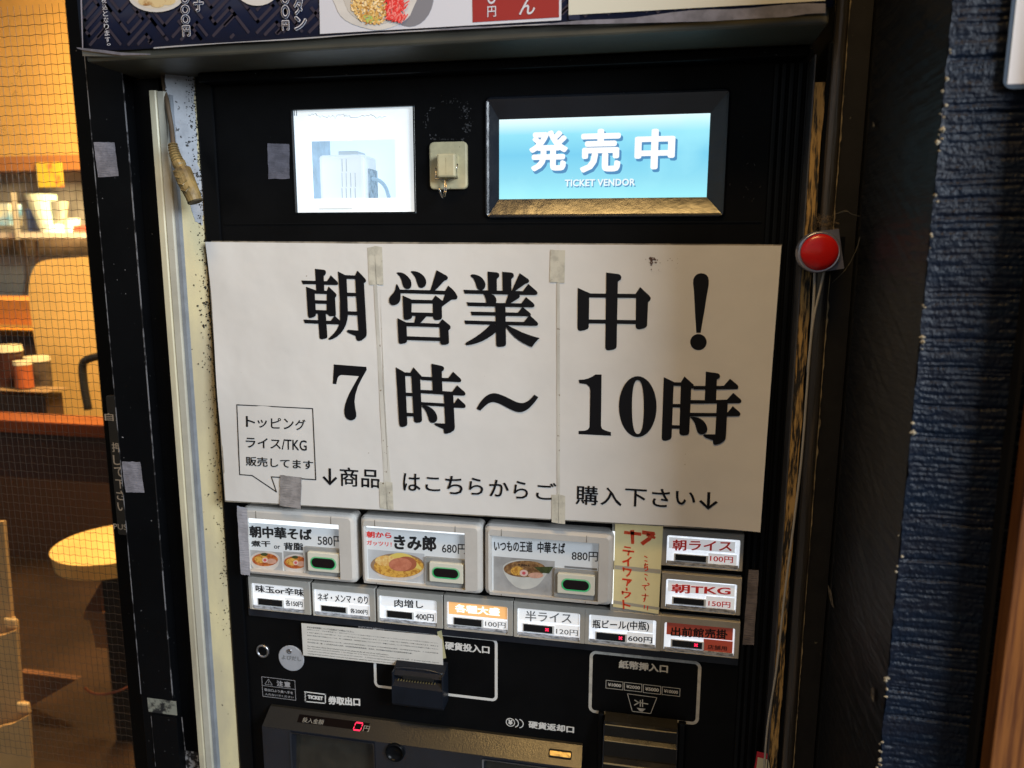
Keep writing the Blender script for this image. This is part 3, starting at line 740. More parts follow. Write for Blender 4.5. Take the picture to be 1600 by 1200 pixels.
line_path("icon", [(980.4, 1084), (1026.4, 1090), (1016.6, 1115), (988, 1111.4), (980.4, 1084)], .0007, OFFW, mach)
line_path("icon", [(1012, 1100), (996, 1097)], .0012, OFFW, mach)
line_path("icon", [(1004, 1093.5), (1004, 1104)], .0011, OFFW, mach)
line_path("icon", [(1000.5, 1094.5), (1000.5, 1103.5)], .0011, OFFW, mach)
line_path("icon", [(998, 1098), (992, 1094)], .0012, OFFW, mach); line_path("icon", [(998, 1098), (991.5, 1101.5)], .0012, OFFW, mach)
poly("icon", [(995, 1106), (1009, 1107.5), (1004, 1112), (1000, 1111.5)], -.0004, OFFW, mach)
text("硬貨返却口", (825.6, 1126), (897, 1146), 0, WHITE, mach, bold=.024)
for k, (cx, r0, a0, a1) in enumerate(((797.5, 8.2, 0, 360), (803, 8.8, -75, 75), (810.5, 8.8, -80, 80))):
    n = 24; c = P(cx, 1128.6 + k * .9, -.0004); s = .00068
    vs = []; fs = []
    for i in range(n + 1):
        t_ = math.radians(a0 + (a1 - a0) * i / n)
        for rad in (r0 * s * 1.0, r0 * s * .82): vs.append(c + Vector((math.cos(t_) * rad, 0, math.sin(t_) * rad)))
    for i in range(n): fs.append([2 * i, 2 * i + 1, 2 * i + 3, 2 * i + 2])
    part("icon", vs, fs, WHITE, mach)
text("¥", (794, 1124), (801, 1133), 0, WHITE, mach, bold=.05)
# ticket outlet icon with serrated left edge
zz = [(476 + (2 if k % 2 else 0), 1081 + k * 2.1) for k in range(8)]
line_path("icon", [(477, 1081)] + [(508.4, 1085), (508.4, 1099), (477.5, 1096)] + list(reversed(zz)), .0014, WHITE, mach)
text("TICKET", (480.5, 1085.5), (505, 1094.5), 0, WHITE, mach, bold=.04)
text("券取出口", (512.6, 1087.5), (563, 1103.5), 0, WHITE, mach, bold=.03)
DIMW = mat("dim_white_print", (.36, .36, .38), .5)
outline((408.6, 1057), (462.6, 1094.6), .0003, .0006, DIMW, mach)
line_path("icon", [(410, 1071), (462, 1077.3)], .0005, DIMW, mach)
line_path("icon", [(419.5, 1061), (425.5, 1070.5), (413.8, 1069), (419.5, 1061)], .0005, DIMW, mach)
line_path("icon", [(419.7, 1064), (419.7, 1067.5)], .0005, DIMW, mach)
text("注意", (432, 1063), (454, 1074.5), 0, DIMW, mach, bold=.02, sp=1.25)
text("取出口より奥へ手を", (413, 1075.2), (458, 1085), 0, DIMW, mach, bold=.006)
text("入れないでください", (414, 1082.5), (459, 1091.5), 0, DIMW, mach, bold=.006)
text("INFORMATION", (560, 978), (599.5, 985), -.0036, DIMW, mach, sp=1.15)
# lock
c = P(411.4, 1016.4)


def lathe(name, c, prof, m_, par, n=28, smooth=True):
    """profile of (radius, y) turned about the y axis through c"""
    vs = []; fs = []
    for r, y in prof:
        for k in range(n): t_ = 2 * math.pi * k / n; vs.append(Vector((c.x + r * math.cos(t_), y, c.z + r * math.sin(t_))))
    for i in range(len(prof) - 1):
        for k in range(n): j = (k + 1) % n; fs.append([i * n + k, i * n + j, (i + 1) * n + j, (i + 1) * n + k])
    if prof[-1][0] > 1e-6: fs.append([(len(prof) - 1) * n + k for k in range(n)])
    return part(name, vs, fs, m_, par, smooth)


lk = lathe("lock", c, [(.0088, -.0002), (.0088, -.002), (.0080, -.0028), (.0066, -.0028), (.0064, -.0012)], CHROME, mach)
lathe("lock_core", c, [(.0063, -.0014), (.0055, -.0018), (.0001, -.0018)], BLKG, lk)
c = P(455.6, 1028)
cd = lathe("call_disc", c, [(.0170, -.0002), (.0170, -.0010), (.0164, -.0014)], mat("call_disc_grey", (.40, .42, .46), .35, mottle=.08, mscale=60), mach, 40, False)
cc = P(453, 1016.5)
lathe("screw", cc, [(.0032, -.0015), (.0032, -.0022), (.0022, -.0022), (.0018, -.0016), (.0001, -.0018)], CHROME, cd)
text("よびだし", (440, 1023), (471, 1033.5), -.0014, GREYINK, cd, bold=.012)

# --- coin slot chute
x0, x1, z0, z1 = rect((614, 1043), (694, 1108), -.018)
CH = mat("chute_slate_plastic", (.009, .012, .019), .36, spec=.25, bump=.15, bscale=500, mottle=.25, mscale=40)
prof = [(-.0002, z1 + .004), (-.014, z1 - .002), (-.020, z1 - .008), (-.0155, z1 - .014), (-.024, z1 - .020), (-.024, z0 + .004), (-.021, z0), (-.0002, z0)]
vs = [Vector((xx, y, z)) for xx in (x0, x1) for y, z in prof]; n = len(prof)
fs = [list(range(n)), list(reversed(range(n, 2 * n)))] + [[i, (i + 1) % n, n + (i + 1) % n, n + i] for i in range(n)]
cs = part("coin_chute", vs, fs, CH, mach)
box("coin_slot", x0 + .012, x1 - .012, -.0200, -.0160, z1 - .0125, z1 - .007, mat("slot_black", (.002, .002, .002), .8), cs, bevel=.001)
for i in range(14):
    xx = x0 + .006 + i * (x1 - x0 - .014) / 14
    box("slot_tooth", xx, xx + .0010, -.0195, -.0165, z1 - .0155, z1 - .0142, mat("worn_brass_edge", (.16, .13, .06), .4), cs)
v_, f_ = tube(arc_pts([Vector((x0 + .002, -.0150, z1 - .0025)), Vector((x0 + .018, -.0165, z1 + .0005)), Vector((x1 - .018, -.0165, z1 + .0003)), Vector((x1 - .002, -.0150, z1 - .0035))], 6), .0009, 6)
part("chute_lip", v_, f_, BEZ, cs, True)
for xx in (x0 - .0005, x1 - .002):
    box("chute_cheek", xx, xx + .0025, -.0225, -.0005, z0 + .001, z1 - .003, CH, cs, bevel=.001)

# --- banknote slot
x0, x1, z0, z1 = rect((944, 1126), (1055, 1230), -.022)
bn = thing("banknote_slot", (0, 0, 0), "x", "x"); del bn['label']; del bn['category']; bn.parent = mach; bn.location = Vector(P(1000, 1160)) - ORG[mach.name]; ORG[bn.name] = P(1000, 1160)
box("side_wing", x0 - .008, x0 - .001, -.008, -.0002, z0, z1 - .001, BLKG, bn, bevel=.002); box("side_wing", x1 + .001, x1 + .010, -.008, -.0002, z0, z1 - .002, BLKG, bn, bevel=.002)
SM = mat("smoked_clear_plastic", (.012, .011, .009), .12, spec=.35, mottle=.3, mscale=30)
zs = [(z1, -.004), (z1 - .004, -.016), (z1 - .006, -.020), (z1 - .020, -.020), (z1 - .023, -.024), (z1 - .043, -.024), (z1 - .047, -.030), (z1 - .060, -.030), (z0, -.008)]
vs = [Vector((xx, y, z)) for xx in (x0, x1) for z, y in zs]; n = len(zs)
part("slot_cover", vs, [[i, i + 1, n + i + 1, n + i] for i in range(n - 1)] + [list(range(n)), list(reversed(range(n, 2 * n)))], SM, bn)
GLD = mat("ridge_tan", (.30, .24, .13), .35)  # tan colour for the ridges of the slot cover
for k, (z, y) in enumerate(((z1 - .0058, -.0202), (z1 - .0228, -.0242), (z1 - .047, -.0302))):
    v_, f_ = tube([Vector((x0 + .001, y, z)), Vector((x1 - .001, y, z))], .0006 if k < 2 else .001, 6); part("cover_ridge", v_, f_, GLD, bn)
for xx in (x0, x1):
    v_, f_ = tube([Vector((xx, y - .0004, z)) for z, y in zs[1:-1]], .0007, 6); part("cover_edge", v_, f_, BEZ, bn)
for p_, q_ in (((942, 1140), (945, 1161)),): pass

# --- tray unit at the foot
ytop = -.001
ta = P(420, 1100, ytop); zb_ = P(456, 1141, -.022).z
slope = ((-.022) - ytop) / (zb_ - ta.z)
TS = (ytop - slope * (ta.z - ZC), slope)
tx0 = P(418, 1105, -.01).x; tx1 = P(909, 1172, -.01).x
tz1 = ta.z; tz0 = zb_
tray = thing("tray_unit", (0, 0, 0), "x", "x"); del tray['label']; del tray['category']; tray.parent = mach; tray.location = Vector(P(650, 1150)) - ORG[mach.name]; ORG[tray.name] = P(650, 1150)
vs = [(tx0, -.0002, tz1), (tx1, -.0002, tz1), (tx1, -.003, tz1 - .001), (tx0, -.003, tz1 - .001), (tx0 - .002, -.022, tz0), (tx1 + .001, -.022, tz0), (tx0 - .002, -.0002, tz0), (tx1 + .001, -.0002, tz0)]
part("sloped_top", vs, [[0, 1, 2, 3], [3, 2, 5, 4], [0, 3, 4, 6], [1, 7, 5, 2], [6, 4, 5, 7]], TRAYT, tray)
h1 = rect((455, 1142), (586, 1260), -.022); h2 = rect((756, 1183), (903, 1290), -.022)
panel_holes("tray_front", tx0 - .002, tx1 + .001, tz0 - .16, tz0 - .0002, -.022, -.002, [(h1[0], h1[1], tz0 - .10, tz0 - .004), (h2[0], h2[1], tz0 - .08, tz0 - .0055)], BEZ, tray)
for h, d_ in ((h1, .10), (h2, .08)):
    zt = tz0 - (.004 if h is h1 else .0055)
    ring("outlet_rim", [(rr(h[0] - .002, h[1] + .002, tz0 - d_ - .002, zt + .002, .002, 3), -.0235), (rr(h[0], h[1], tz0 - d_, zt, .002, 3), -.0225)], CHROME if h is h2 else BEZ, tray)
    fl = [(h[0], -.0190, tz0 - d_), (h[1], -.0190, tz0 - d_), (h[1], -.008, zt), (h[0], -.008, zt)]
    part("outlet_flap", fl, [[0, 1, 2, 3]], MIRB, tray)
a = rect((445 + 24, 1112), (579, 1144), TS)
x0 = P(469, 1113, TS).x; x1 = P(579, 1126, TS).x; z1 = P(469, 1111.5, TS).z; z0 = P(469, 1128.5, TS).z
s2 = up(TS, .0006)
dsp = part("amount_display", [(x0, surf_y(s2, z0), z0), (x1, surf_y(s2, z0), z0), (x1, surf_y(s2, z1), z1), (x0, surf_y(s2, z1), z1)], [[0, 1, 2, 3]], mat("display_dark_brown", (.004, .002, .002), .4, spec=.1), tray)
text("投入金額", (474, 1120.5), (504.5, 1132.5), s2, mat("display_grey_print", (.30, .28, .24), .5), tray)
text("円", (569, 1133.5), (576, 1143.5), s2, MAT["display_grey_print"], tray)


def seg_zero(tl, br, surf):
    a = P(*tl, surf); b = P(*br, surf); sh = .18; wd = .0011; X0, X1, Z0, Z1 = a.x, b.x, b.z, a.z
    zm = (Z0 + Z1) / 2; out = []
    def seg(x0, z0, x1, z1):
        p = Vector((x0, 0, z0)); q = Vector((x1, 0, z1)); d = (q - p).normalized(); n_ = Vector((-d.z, 0, d.x)) * wd / 2
        ps = [p + d * .0002, p + d * wd * .5 + n_, q - d * wd * .5 + n_, q - d * .0002, q - d * wd * .5 - n_, p + d * wd * .5 - n_]
        out.append([Vector((v.x + sh * (v.z - Z0), surf_y(surf, v.z), v.z)) for v in ps])
    seg(X0, Z1, X1, Z1); seg(X0, Z0, X1, Z0); seg(X0, Z0, X0, zm); seg(X0, zm, X0, Z1); seg(X1, Z0, X1, zm); seg(X1, zm, X1, Z1)
    vs = [v for q in out for v in q]; return part("digit", vs, [list(range(6 * i, 6 * i + 6)) for i in range(6)], REDLED, tray)


seg_zero((555, 1128.5), (563, 1141.5), up(s2, .0003))
c = P(617, 1176, -.024)
lathe("round_socket", c, [(.0118, -.0222), (.0118, -.025), (.0105, -.026), (.0098, -.025), (.0085, -.0225), (.0001, -.0225)], BLKG, tray)
a = rect((858, 1168.5), (894, 1186.5), TS)
x0 = P(858, 1170, TS).x; x1 = P(894, 1175, TS).x; z1 = P(876, 1170, TS).z; z0 = P(876, 1184, TS).z
def onTS(pts, off): return [Vector((x, surf_y(up(TS, off), z), z)) for x, z in pts]
rp = rr(x0, x1, z0, z1, .0015, 3); rp2 = rr(x0 + .0012, x1 - .0012, z0 + .0012, z1 - .0012, .001, 3); n = len(rp)
rp_ = part("return_button_rim", onTS(rp, .0015) + onTS(rp2, .0018), [[i, (i + 1) % n, n + (i + 1) % n, n + i] for i in range(n)], BLKG, tray)
part("return_button", onTS(rp2, .0010), [list(range(n))], mat("brass_return_button", (.34, .27, .14), .32, metal=1, bump=.8, bscale=90, bdist=.002), tray)

# ------------------------------------------------------------------ the big paper sign
yt, yb = -.006, -.026
zt_, zb2 = P(700, 381, -.006).z, P(700, 805, -.026).z
SL = (yb - yt) / (zb2 - zt_)
SG = (yt - SL * (zt_ - ZC), SL)
sign = thing("paper_sign", P(770, 805, SG), 'long laminated white paper sign with huge black morning opening hours across the machine', 'sign')


def sheet(name, tl, tr, br, bl, nx, nz, mt, curl=None):
    vs = []; fs = []
    for j in range(nz + 1):
        for i in range(nx + 1):
            u = i / nx; v = j / nz
            px = (tl[0] * (1 - u) + tr[0] * u) * (1 - v) + (bl[0] * (1 - u) + br[0] * u) * v
            py = (tl[1] * (1 - u) + tr[1] * u) * (1 - v) + (bl[1] * (1 - u) + br[1] * u) * v
            p = P(px, py, SG)
            p.y += noise.noise(Vector((p.x * 13, p.z * 16, 3))) * .0006 + noise.noise(Vector((p.x * 34, p.z * 30, 9))) * .00025
            if curl: p.y += curl(u, v)
            vs.append(p)
    for j in range(nz):
        for i in range(nx):
            a = j * (nx + 1) + i; fs.append([a, a + 1, a + nx + 2, a + nx + 1])
    o = part(name, vs, fs, mt, sign, True)
    md = o.modifiers.new("thickness", 'SOLIDIFY'); md.thickness = .0003; md.offset = -1; md.use_rim = False
    return o


sheet("paper_panel", (324, 378), (586, 381), (605, 797), (352, 782), 34, 34, PAPER, lambda u, v: -.004 * max(0, (.18 - u)) / .18 * max(0, .22 - v) / .22 + .0012 * math.sin(v * 9) * max(0, .1 - u) * 10)
sheet("paper_panel", (586, 381), (872, 382), (873, 811.5), (605, 797), 30, 34, PAPER)
sheet("paper_panel", (872, 382), (1221, 384), (1187, 829), (873, 811.5), 34, 34, PAPER, lambda u, v: -.005 * max(0, (u - .7) / .3) ** 2 * max(0, (v - .6) / .4))
LAM = mat("laminate_edge_brown", (.34, .30, .24), .3, spec=.6, mottle=.5, mscale=60)
for a_, b_, c_, d_ in (((330, 376.5), (1222, 382), (1222, 385), (330, 380)), ((323, 378), (325.5, 379), (354, 784), (351.5, 784)), ((352, 781.5), (1187, 828.5), (1186, 831), (352, 784))):
    part("laminate_edge", [P(*q, up(SG, -.0008)) for q in (a_, b_, c_, d_)], [[0, 1, 2, 3]], LAM, sign)
# seams and tape bits
for pts in (((584, 445), (589, 445), (607, 756), (600, 756)), ((594, 445), (599, 600), (611, 756), (607, 756)), ((870, 442), (874.5, 442), (875, 774), (870.5, 774))):
    part("tape_seam", [P(*q, up(SG, .0008)) for q in pts], [[0, 1, 2, 3]], SEAM, sign)
for pts in (((574, 387), (585, 385), (589, 445), (577, 445)), ((585, 384), (597, 386), (599, 445), (587, 444)), ((860, 390), (871, 391), (871, 441), (859, 441)), ((871, 391), (883, 391), (882, 442), (871, 442)),
            ((592, 753), (603, 754), (606, 796), (594, 794)), ((602, 752), (613, 754), (615, 797), (604, 796)), ((862, 773), (873, 773), (873, 818), (862, 816)), ((872, 772), (883, 775), (883, 819), (872, 818))):
    part("tape_piece", [P(*q, up(SG, .00095)) for q in pts], [[0, 1, 2, 3]], TAPE, sign)
# grime blot near the top right corner
random.seed(5); vs = []; fs = []
for i in range(40):
    px, py = (random.gauss(1020, 3.5), random.gauss(407, 3)) if i < 26 else (random.uniform(1005, 1060), random.uniform(404, 425))
    c = P(px, py, up(SG, .0009)); r = random.uniform(.0003, .0013) * (1 if i < 26 else .5); o = len(vs)
    vs += [c + Vector((math.cos(k * 1.257) * r * random.uniform(.5, 1.5), 0, math.sin(k * 1.257) * r * random.uniform(.5, 1.3))) for k in range(5)]; fs.append(list(range(o, o + 5)))
part("grime_spot", vs, fs, mat("grime_brown", (.10, .05, .035), .7), sign)['kind'] = 'stuff'

# ---- big brush-serif characters, each traced stroke by stroke
def glyph(origin, sc, strokes, name="big_character"):
    parts = []
    for i, st in enumerate(strokes):
        sm = st[0] == '*'
        pts = list(st[1:]) if sm else list(st)
        if sm: pts = smooth_closed(pts, 5)
        sf = up(SG, .0009 + .00002 * i)
        parts.append(flat_poly([P(origin[0] + x * sc, origin[1] + y * sc, sf) for x, y in pts]))
    v_, f_ = merge(parts)
    return part(name, v_, f_, INK, sign)


glyph((460, 410), 160 / 1371, [
    [(275, 85), (395, 98), (415, 108), (424, 128), (420, 150), (410, 168), (393, 182), (402, 400), (402, 420), (295, 420)],
    [(94, 241), (290, 247), (437, 251), (488, 172), (575, 258), (586, 278), (584, 295), (570, 303), (400, 299), (295, 292), (113, 290)],
    [(157, 325), (295, 376), (272, 418), (290, 690), (283, 716), (262, 732), (220, 745), (200, 742), (187, 728), (180, 700)],
    [(265, 372), (437, 380), (440, 425), (268, 418)],
    [(435, 378), (459, 323), (552, 412), (565, 432), (560, 455), (545, 475), (557, 705), (545, 716), (485, 721), (462, 714), (448, 695), (430, 690)],
    [(268, 504), (442, 510), (444, 556), (270, 550)], [(280, 635), (447, 642), (448, 690), (283, 684)],
    [(312, 640), (418, 640), (442, 995), (436, 1010), (420, 1020), (370, 1030), (348, 1025), (335, 1008)],
    [(123, 764), (320, 773), (428, 781), (487, 781), (540, 712), (612, 782), (608, 830), (430, 825), (140, 812)],
    [(583, 120), (685, 172), (700, 220), (718, 690), (710, 760), (692, 830), (660, 895), (620, 950), (570, 995), (520, 1022), (478, 1036), (458, 1034), (454, 1020), (480, 998), (530, 950), (570, 895), (597, 838), (610, 770), (610, 500)],
    [(675, 168), (820, 175), (825, 222), (690, 218)],
    [(812, 175), (845, 108), (950, 220), (961, 240), (955, 262), (932, 278), (969, 940), (966, 980), (950, 1005), (900, 1045), (862, 1053), (838, 1045), (825, 1020), (818, 983), (735, 948), (708, 932), (702, 915), (722, 902), (857, 912), (830, 500)],
    [(700, 403), (832, 408), (834, 453), (702, 450)], [(706, 653), (842, 658), (846, 708), (712, 700)]])
glyph((600, 410), 120 / 1029, [
    ['*', (170, 140), (215, 133), (270, 150), (325, 195), (360, 245), (368, 300), (355, 340), (315, 358), (275, 340), (250, 300), (235, 240), (208, 185)],
    ['*', (360, 120), (410, 117), (470, 135), (525, 175), (558, 225), (565, 275), (548, 320), (505, 342), (465, 325), (442, 270), (420, 205), (385, 155)],
    [(705, 103), (835, 175), (855, 195), (855, 215), (840, 235), (810, 245), (682, 380), (620, 380)],
    ['*', (172, 290), (195, 325), (215, 370), (223, 430), (218, 500), (190, 550), (135, 573), (85, 555), (68, 505), (85, 455), (125, 410), (150, 365), (157, 325)],
    [(205, 363), (615, 372), (820, 380), (862, 310), (925, 365), (965, 415), (985, 460), (980, 485), (960, 497), (905, 498), (775, 595), (765, 560), (785, 515), (817, 430), (215, 410)],
    [(250, 443), (372, 497), (368, 700), (377, 712), (376, 735), (360, 755), (320, 770), (290, 770), (268, 758), (262, 735)],
    [(355, 497), (655, 504), (655, 552), (355, 548)],
    [(645, 505), (690, 443), (785, 515), (790, 560), (775, 600), (778, 740), (768, 760), (740, 772), (690, 772), (665, 758), (657, 730), (652, 550)],
    [(365, 668), (665, 676), (665, 727), (370, 715)], [(428, 700), (580, 710), (490, 812), (405, 812)],
    [(180, 745), (300, 805), (303, 850), (310, 1055), (300, 1075), (270, 1087), (225, 1092), (200, 1080), (195, 1060)],
    [(290, 803), (745, 820), (745, 868), (295, 853)],
    [(735, 820), (782, 760), (880, 840), (892, 860), (890, 885), (865, 910), (872, 1075), (858, 1095), (820, 1104), (775, 1102), (755, 1085), (745, 860)],
    [(300, 988), (755, 1005), (757, 1053), (305, 1038)]])
glyph((715, 410), 140 / 1200, [
    ['*', (175, 172), (205, 158), (270, 172), (325, 205), (362, 255), (373, 300), (360, 345), (330, 372), (285, 365), (255, 330), (240, 275), (213, 218), (185, 192)],
    [(402, 122), (525, 133), (550, 145), (559, 168), (553, 195), (525, 220), (527, 400), (410, 400)],
    [(598, 124), (720, 136), (746, 148), (755, 172), (748, 198), (720, 222), (722, 400), (605, 400)],
    [(832, 143), (945, 222), (960, 242), (955, 262), (935, 278), (905, 290), (765, 388), (722, 388)],
    [(78, 366), (300, 372), (875, 384), (948, 288), (1055, 380), (1072, 405), (1065, 428), (1045, 436), (830, 432), (97, 417)],
    [(340, 412), (440, 422), (490, 440), (515, 475), (521, 510), (512, 555), (388, 555), (378, 490), (362, 445)],
    [(690, 412), (830, 425), (834, 458), (815, 482), (700, 553), (638, 553), (683, 425)],
    [(120, 533), (390, 540), (856, 548), (917, 464), (1015, 545), (1031, 570), (1026, 592), (1008, 601), (140, 583)],
    [(176, 658), (500, 665), (808, 672), (872, 595), (965, 672), (982, 692), (980, 712), (965, 720), (188, 708)],
    [(92, 776), (510, 788), (890, 797), (965, 705), (1065, 798), (1080, 820), (1075, 840), (1058, 849), (102, 825)],
    [(505, 560), (640, 560), (650, 1090), (640, 1115), (615, 1127), (560, 1132), (530, 1127), (517, 1105)],
    [(450, 822), (580, 860), (512, 935), (470, 970), (400, 1018), (330, 1055), (260, 1082), (190, 1100), (130, 1109), (108, 1100), (106, 1085), (122, 1068), (190, 1030), (250, 992), (310, 950), (380, 892)],
    [(600, 815), (680, 845), (740, 878), (800, 905), (860, 935), (940, 965), (1020, 992), (1102, 1014), (1075, 1035), (1035, 1080), (995, 1135), (940, 1110), (880, 1080), (820, 1042), (765, 1000), (715, 950), (680, 910), (645, 860)]])
glyph((890, 410), .15, [
    [(382, 105), (508, 121), (530, 132), (540, 152), (533, 178), (503, 200), (490, 875), (482, 895), (460, 908), (405, 917), (383, 912), (371, 890)],
    [(85, 265), (215, 323), (205, 370), (200, 672), (190, 692), (160, 706), (110, 714), (90, 706), (82, 685)],
    [(200, 323), (692, 328), (696, 370), (198, 365)],
    [(686, 330), (735, 257), (832, 348), (846, 370), (840, 395), (818, 415), (808, 655), (800, 672), (775, 688), (725, 698), (700, 692), (688, 672), (692, 360)],
    [(195, 594), (692, 601), (692, 643), (195, 635)]])
ex = [(1288, 180), (1298, 155), (1315, 132), (1340, 118), (1370, 112), (1400, 117), (1425, 130), (1443, 155), (1451, 190), (1448, 240), (1430, 340), (1405, 500), (1365, 733), (1320, 733), (1308, 550), (1295, 300), (1286, 220)]
glyph((890, 410), .15, [ex, [(1342 + 86 * math.cos(k * .2618), 830 + 84 * math.sin(k * .2618)) for k in range(24)]])
glyph((500, 560), .15, [[(145, 62), (483, 88), (487, 120), (440, 200), (395, 290), (368, 380), (360, 450), (368, 520), (378, 570), (378, 605), (365, 630), (340, 644), (315, 644), (285, 632), (262, 605), (253, 570), (253, 530), (262, 480), (278, 430), (305, 365), (340, 300), (405, 185), (225, 172), (205, 178), (190, 192), (180, 215), (170, 268), (133, 265)]])
glyph((610, 560), 130 / 1200, [
    [(78, 127), (205, 200), (213, 255), (245, 935), (238, 965), (215, 982), (175, 990), (148, 984), (132, 965), (126, 930)],
    [(195, 200), (300, 205), (305, 255), (200, 252)],
    [(290, 205), (333, 127), (455, 262), (450, 308), (430, 292), (457, 885), (450, 910), (425, 925), (380, 930), (352, 918), (338, 890), (302, 255)],
    [(210, 492), (322, 498), (324, 545), (215, 542)], [(228, 782), (340, 788), (340, 838), (235, 833)],
    [(592, 75), (740, 107), (765, 120), (776, 145), (768, 172), (742, 190), (752, 490), (612, 490)],
    [(440, 260), (600, 268), (740, 280), (838, 282), (905, 192), (1010, 290), (1023, 312), (1018, 335), (1000, 342), (740, 330), (450, 310)],
    [(430, 452), (610, 460), (895, 480), (962, 387), (1070, 482), (1083, 508), (1078, 530), (1058, 537), (905, 530), (770, 522), (430, 500)],
    [(435, 628), (780, 648), (915, 655), (975, 570), (1072, 658), (1086, 682), (1082, 705), (1062, 716), (920, 710), (780, 695), (440, 675)],
    ['*', (450, 682), (520, 683), (590, 715), (645, 770), (674, 835), (672, 890), (640, 925), (595, 928), (560, 898), (542, 840), (520, 780), (490, 730)],
    [(770, 500), (905, 500), (930, 985), (928, 1015), (912, 1042), (870, 1070), (815, 1088), (785, 1084), (772, 1065), (768, 1020), (670, 975), (640, 955), (633, 942), (652, 932), (790, 940)]])
wav_t = arc_pts([(25, 258, 0), (60, 200, 0), (110, 150, 0), (165, 130, 0), (220, 140, 0), (290, 170, 0), (350, 200, 0), (400, 212, 0), (440, 202, 0), (475, 178, 0), (507, 142, 0)], 4)
wav_b = arc_pts([(540, 163, 0), (500, 215, 0), (450, 265, 0), (395, 288, 0), (340, 278, 0), (270, 245, 0), (210, 215, 0), (155, 205, 0), (110, 225, 0), (55, 275, 0)], 4)
glyph((740, 590), .1875, [[(p.x, p.y) for p in wav_t + wav_b]])
glyph((760, 370), .3, [[(480, 745), (510, 743), (532, 737), (552, 728), (568, 717), (600, 717), (597, 985), (603, 1000), (618, 1008), (649, 1018), (649, 1036), (480, 1028), (480, 1011), (512, 1010), (528, 1004), (537, 992), (541, 800), (537, 782), (522, 768), (485, 763)]])
zo = []; zi = []
for k in range(40):
    t_ = 2 * math.pi * k / 40; ct, st_ = math.cos(t_), math.sin(t_)
    zo.append((1368 + 157 * ct, 242 + 254 * st_)); sg = lambda v: math.copysign(abs(v) ** .82, v)
    zi.append((1369 + 49 * sg(ct), 245 + 225 * sg(st_)))
sf = up(SG, .0009)
vs = [P(740 + x * .1875, 590 + y * .1875, sf) for x, y in zo + zi]
part("big_character", vs, [[k, (k + 1) % 40, 40 + (k + 1) % 40, 40 + k] for k in range(40)], INK, sign)
glyph((1020, 570), 150 / 1385, [
    [(158, 178), (310, 250), (300, 300), (272, 1035), (262, 1065), (240, 1083), (190, 1097), (155, 1095), (132, 1078), (128, 1045)],
    [(290, 250), (412, 253), (412, 305), (290, 302)],
    [(405, 253), (457, 167), (590, 288), (588, 300), (580, 345), (565, 338), (553, 345), (527, 970), (518, 998), (495, 1012), (445, 1020), (405, 1012), (384, 990), (382, 960)],
    [(275, 563), (402, 566), (402, 615), (275, 613)], [(268, 870), (390, 873), (390, 922), (268, 920)],
    [(765, 98), (940, 123), (962, 138), (971, 160), (962, 190), (925, 212), (912, 530), (748, 530)],
    [(575, 303), (755, 306), (1025, 303), (1113, 200), (1222, 290), (1236, 315), (1228, 342), (1205, 352), (590, 357)],
    [(535, 508), (750, 510), (1070, 503), (1160, 405), (1265, 495), (1279, 520), (1272, 545), (1250, 553), (535, 560)],
    [(530, 692), (925, 695), (1080, 685), (1153, 597), (1250, 680), (1265, 706), (1258, 732), (1238, 741), (530, 745)],
    ['*', (540, 753), (620, 755), (700, 785), (755, 840), (785, 910), (775, 968), (730, 1000), (680, 1000), (643, 965), (622, 900), (600, 835), (565, 785)],
    [(925, 530), (1082, 530), (1055, 1030), (1048, 1070), (1025, 1100), (975, 1135), (910, 1156), (880, 1150), (868, 1125), (868, 1090), (760, 1050), (725, 1022), (742, 1003), (900, 1003)]])
# smaller lines of print
def stext(body, tl, br, bold=.0, n="lettering", sp=1.): return text(body, tl, br, SG, INK, sign, bold=bold, lift=.0009, name=n, sp=sp)


for bd, a_, b_ in (("ト", 384, 399), ("ッ", 402, 417.5), ("ピ", 423, 439.5), ("ン", 443, 459), ("グ", 461, 477.5)):
    stext(bd, (a_, 650 + (4.5 if bd == "ッ" else 0) + (a_ - 384) * .065), (b_, 666.5 + (b_ - 384) * .065), .012)
stext("ライス", (384, 683), (439, 702), .014); stext("/TKG", (440, 686), (479.5, 704.5), .012)
stext("販売してます", (384, 713), (489.5, 734), .014)
for bd, a_, b_, t0, t1 in (("↓", 504, 527, 731, 759), ("商", 531, 560, 729.5, 761), ("品", 564.5, 593, 733, 763)): stext(bd, (a_, t0), (b_, t1), .012)
for bd, a_, b_, t0, t1 in (("は", 630, 657, 739, 768), ("こ", 665, 688, 745, 768), ("ち", 696, 723, 743, 773), ("ら", 733, 755, 746, 774), ("か", 765, 795, 749, 777), ("ら", 803, 825, 751, 780), ("ご", 838, 869, 753, 782)): stext(bd, (a_, t0), (b_, t1), .008)
for bd, a_, b_, t0, t1 in (("購", 900, 934, 758, 790), ("入", 939, 971, 761, 791), ("下", 977, 1010, 763, 792.5), ("さ", 1019, 1046, 763, 793), ("い", 1056, 1086, 767, 790), ("↓", 1093, 1121, 768, 797)): stext(bd, (a_, t0), (b_, t1), .01)
bub = [(370, 632.5), (488.5, 638.5), (493.5, 749.5), (424, 745), (432, 768.5), (394, 743), (374.5, 741.5), (370, 632.5)]
vs = []; fs = []
for a_, b_ in zip(bub[:-1], bub[1:]):
    p = P(*a_, up(SG, .0008)); q = P(*b_, up(SG, .0008)); d = (q - p).normalized(); nn = d.cross(Vector((0, 1, 0))).normalized() * .0006; o = len(vs)
    vs += [p - d * .0005 + nn, q + d * .0005 + nn, q + d * .0005 - nn, p - d * .0005 - nn]; fs.append([o, o + 1, o + 2, o + 3])
part("speech_bubble_outline", vs, fs, INK, sign)

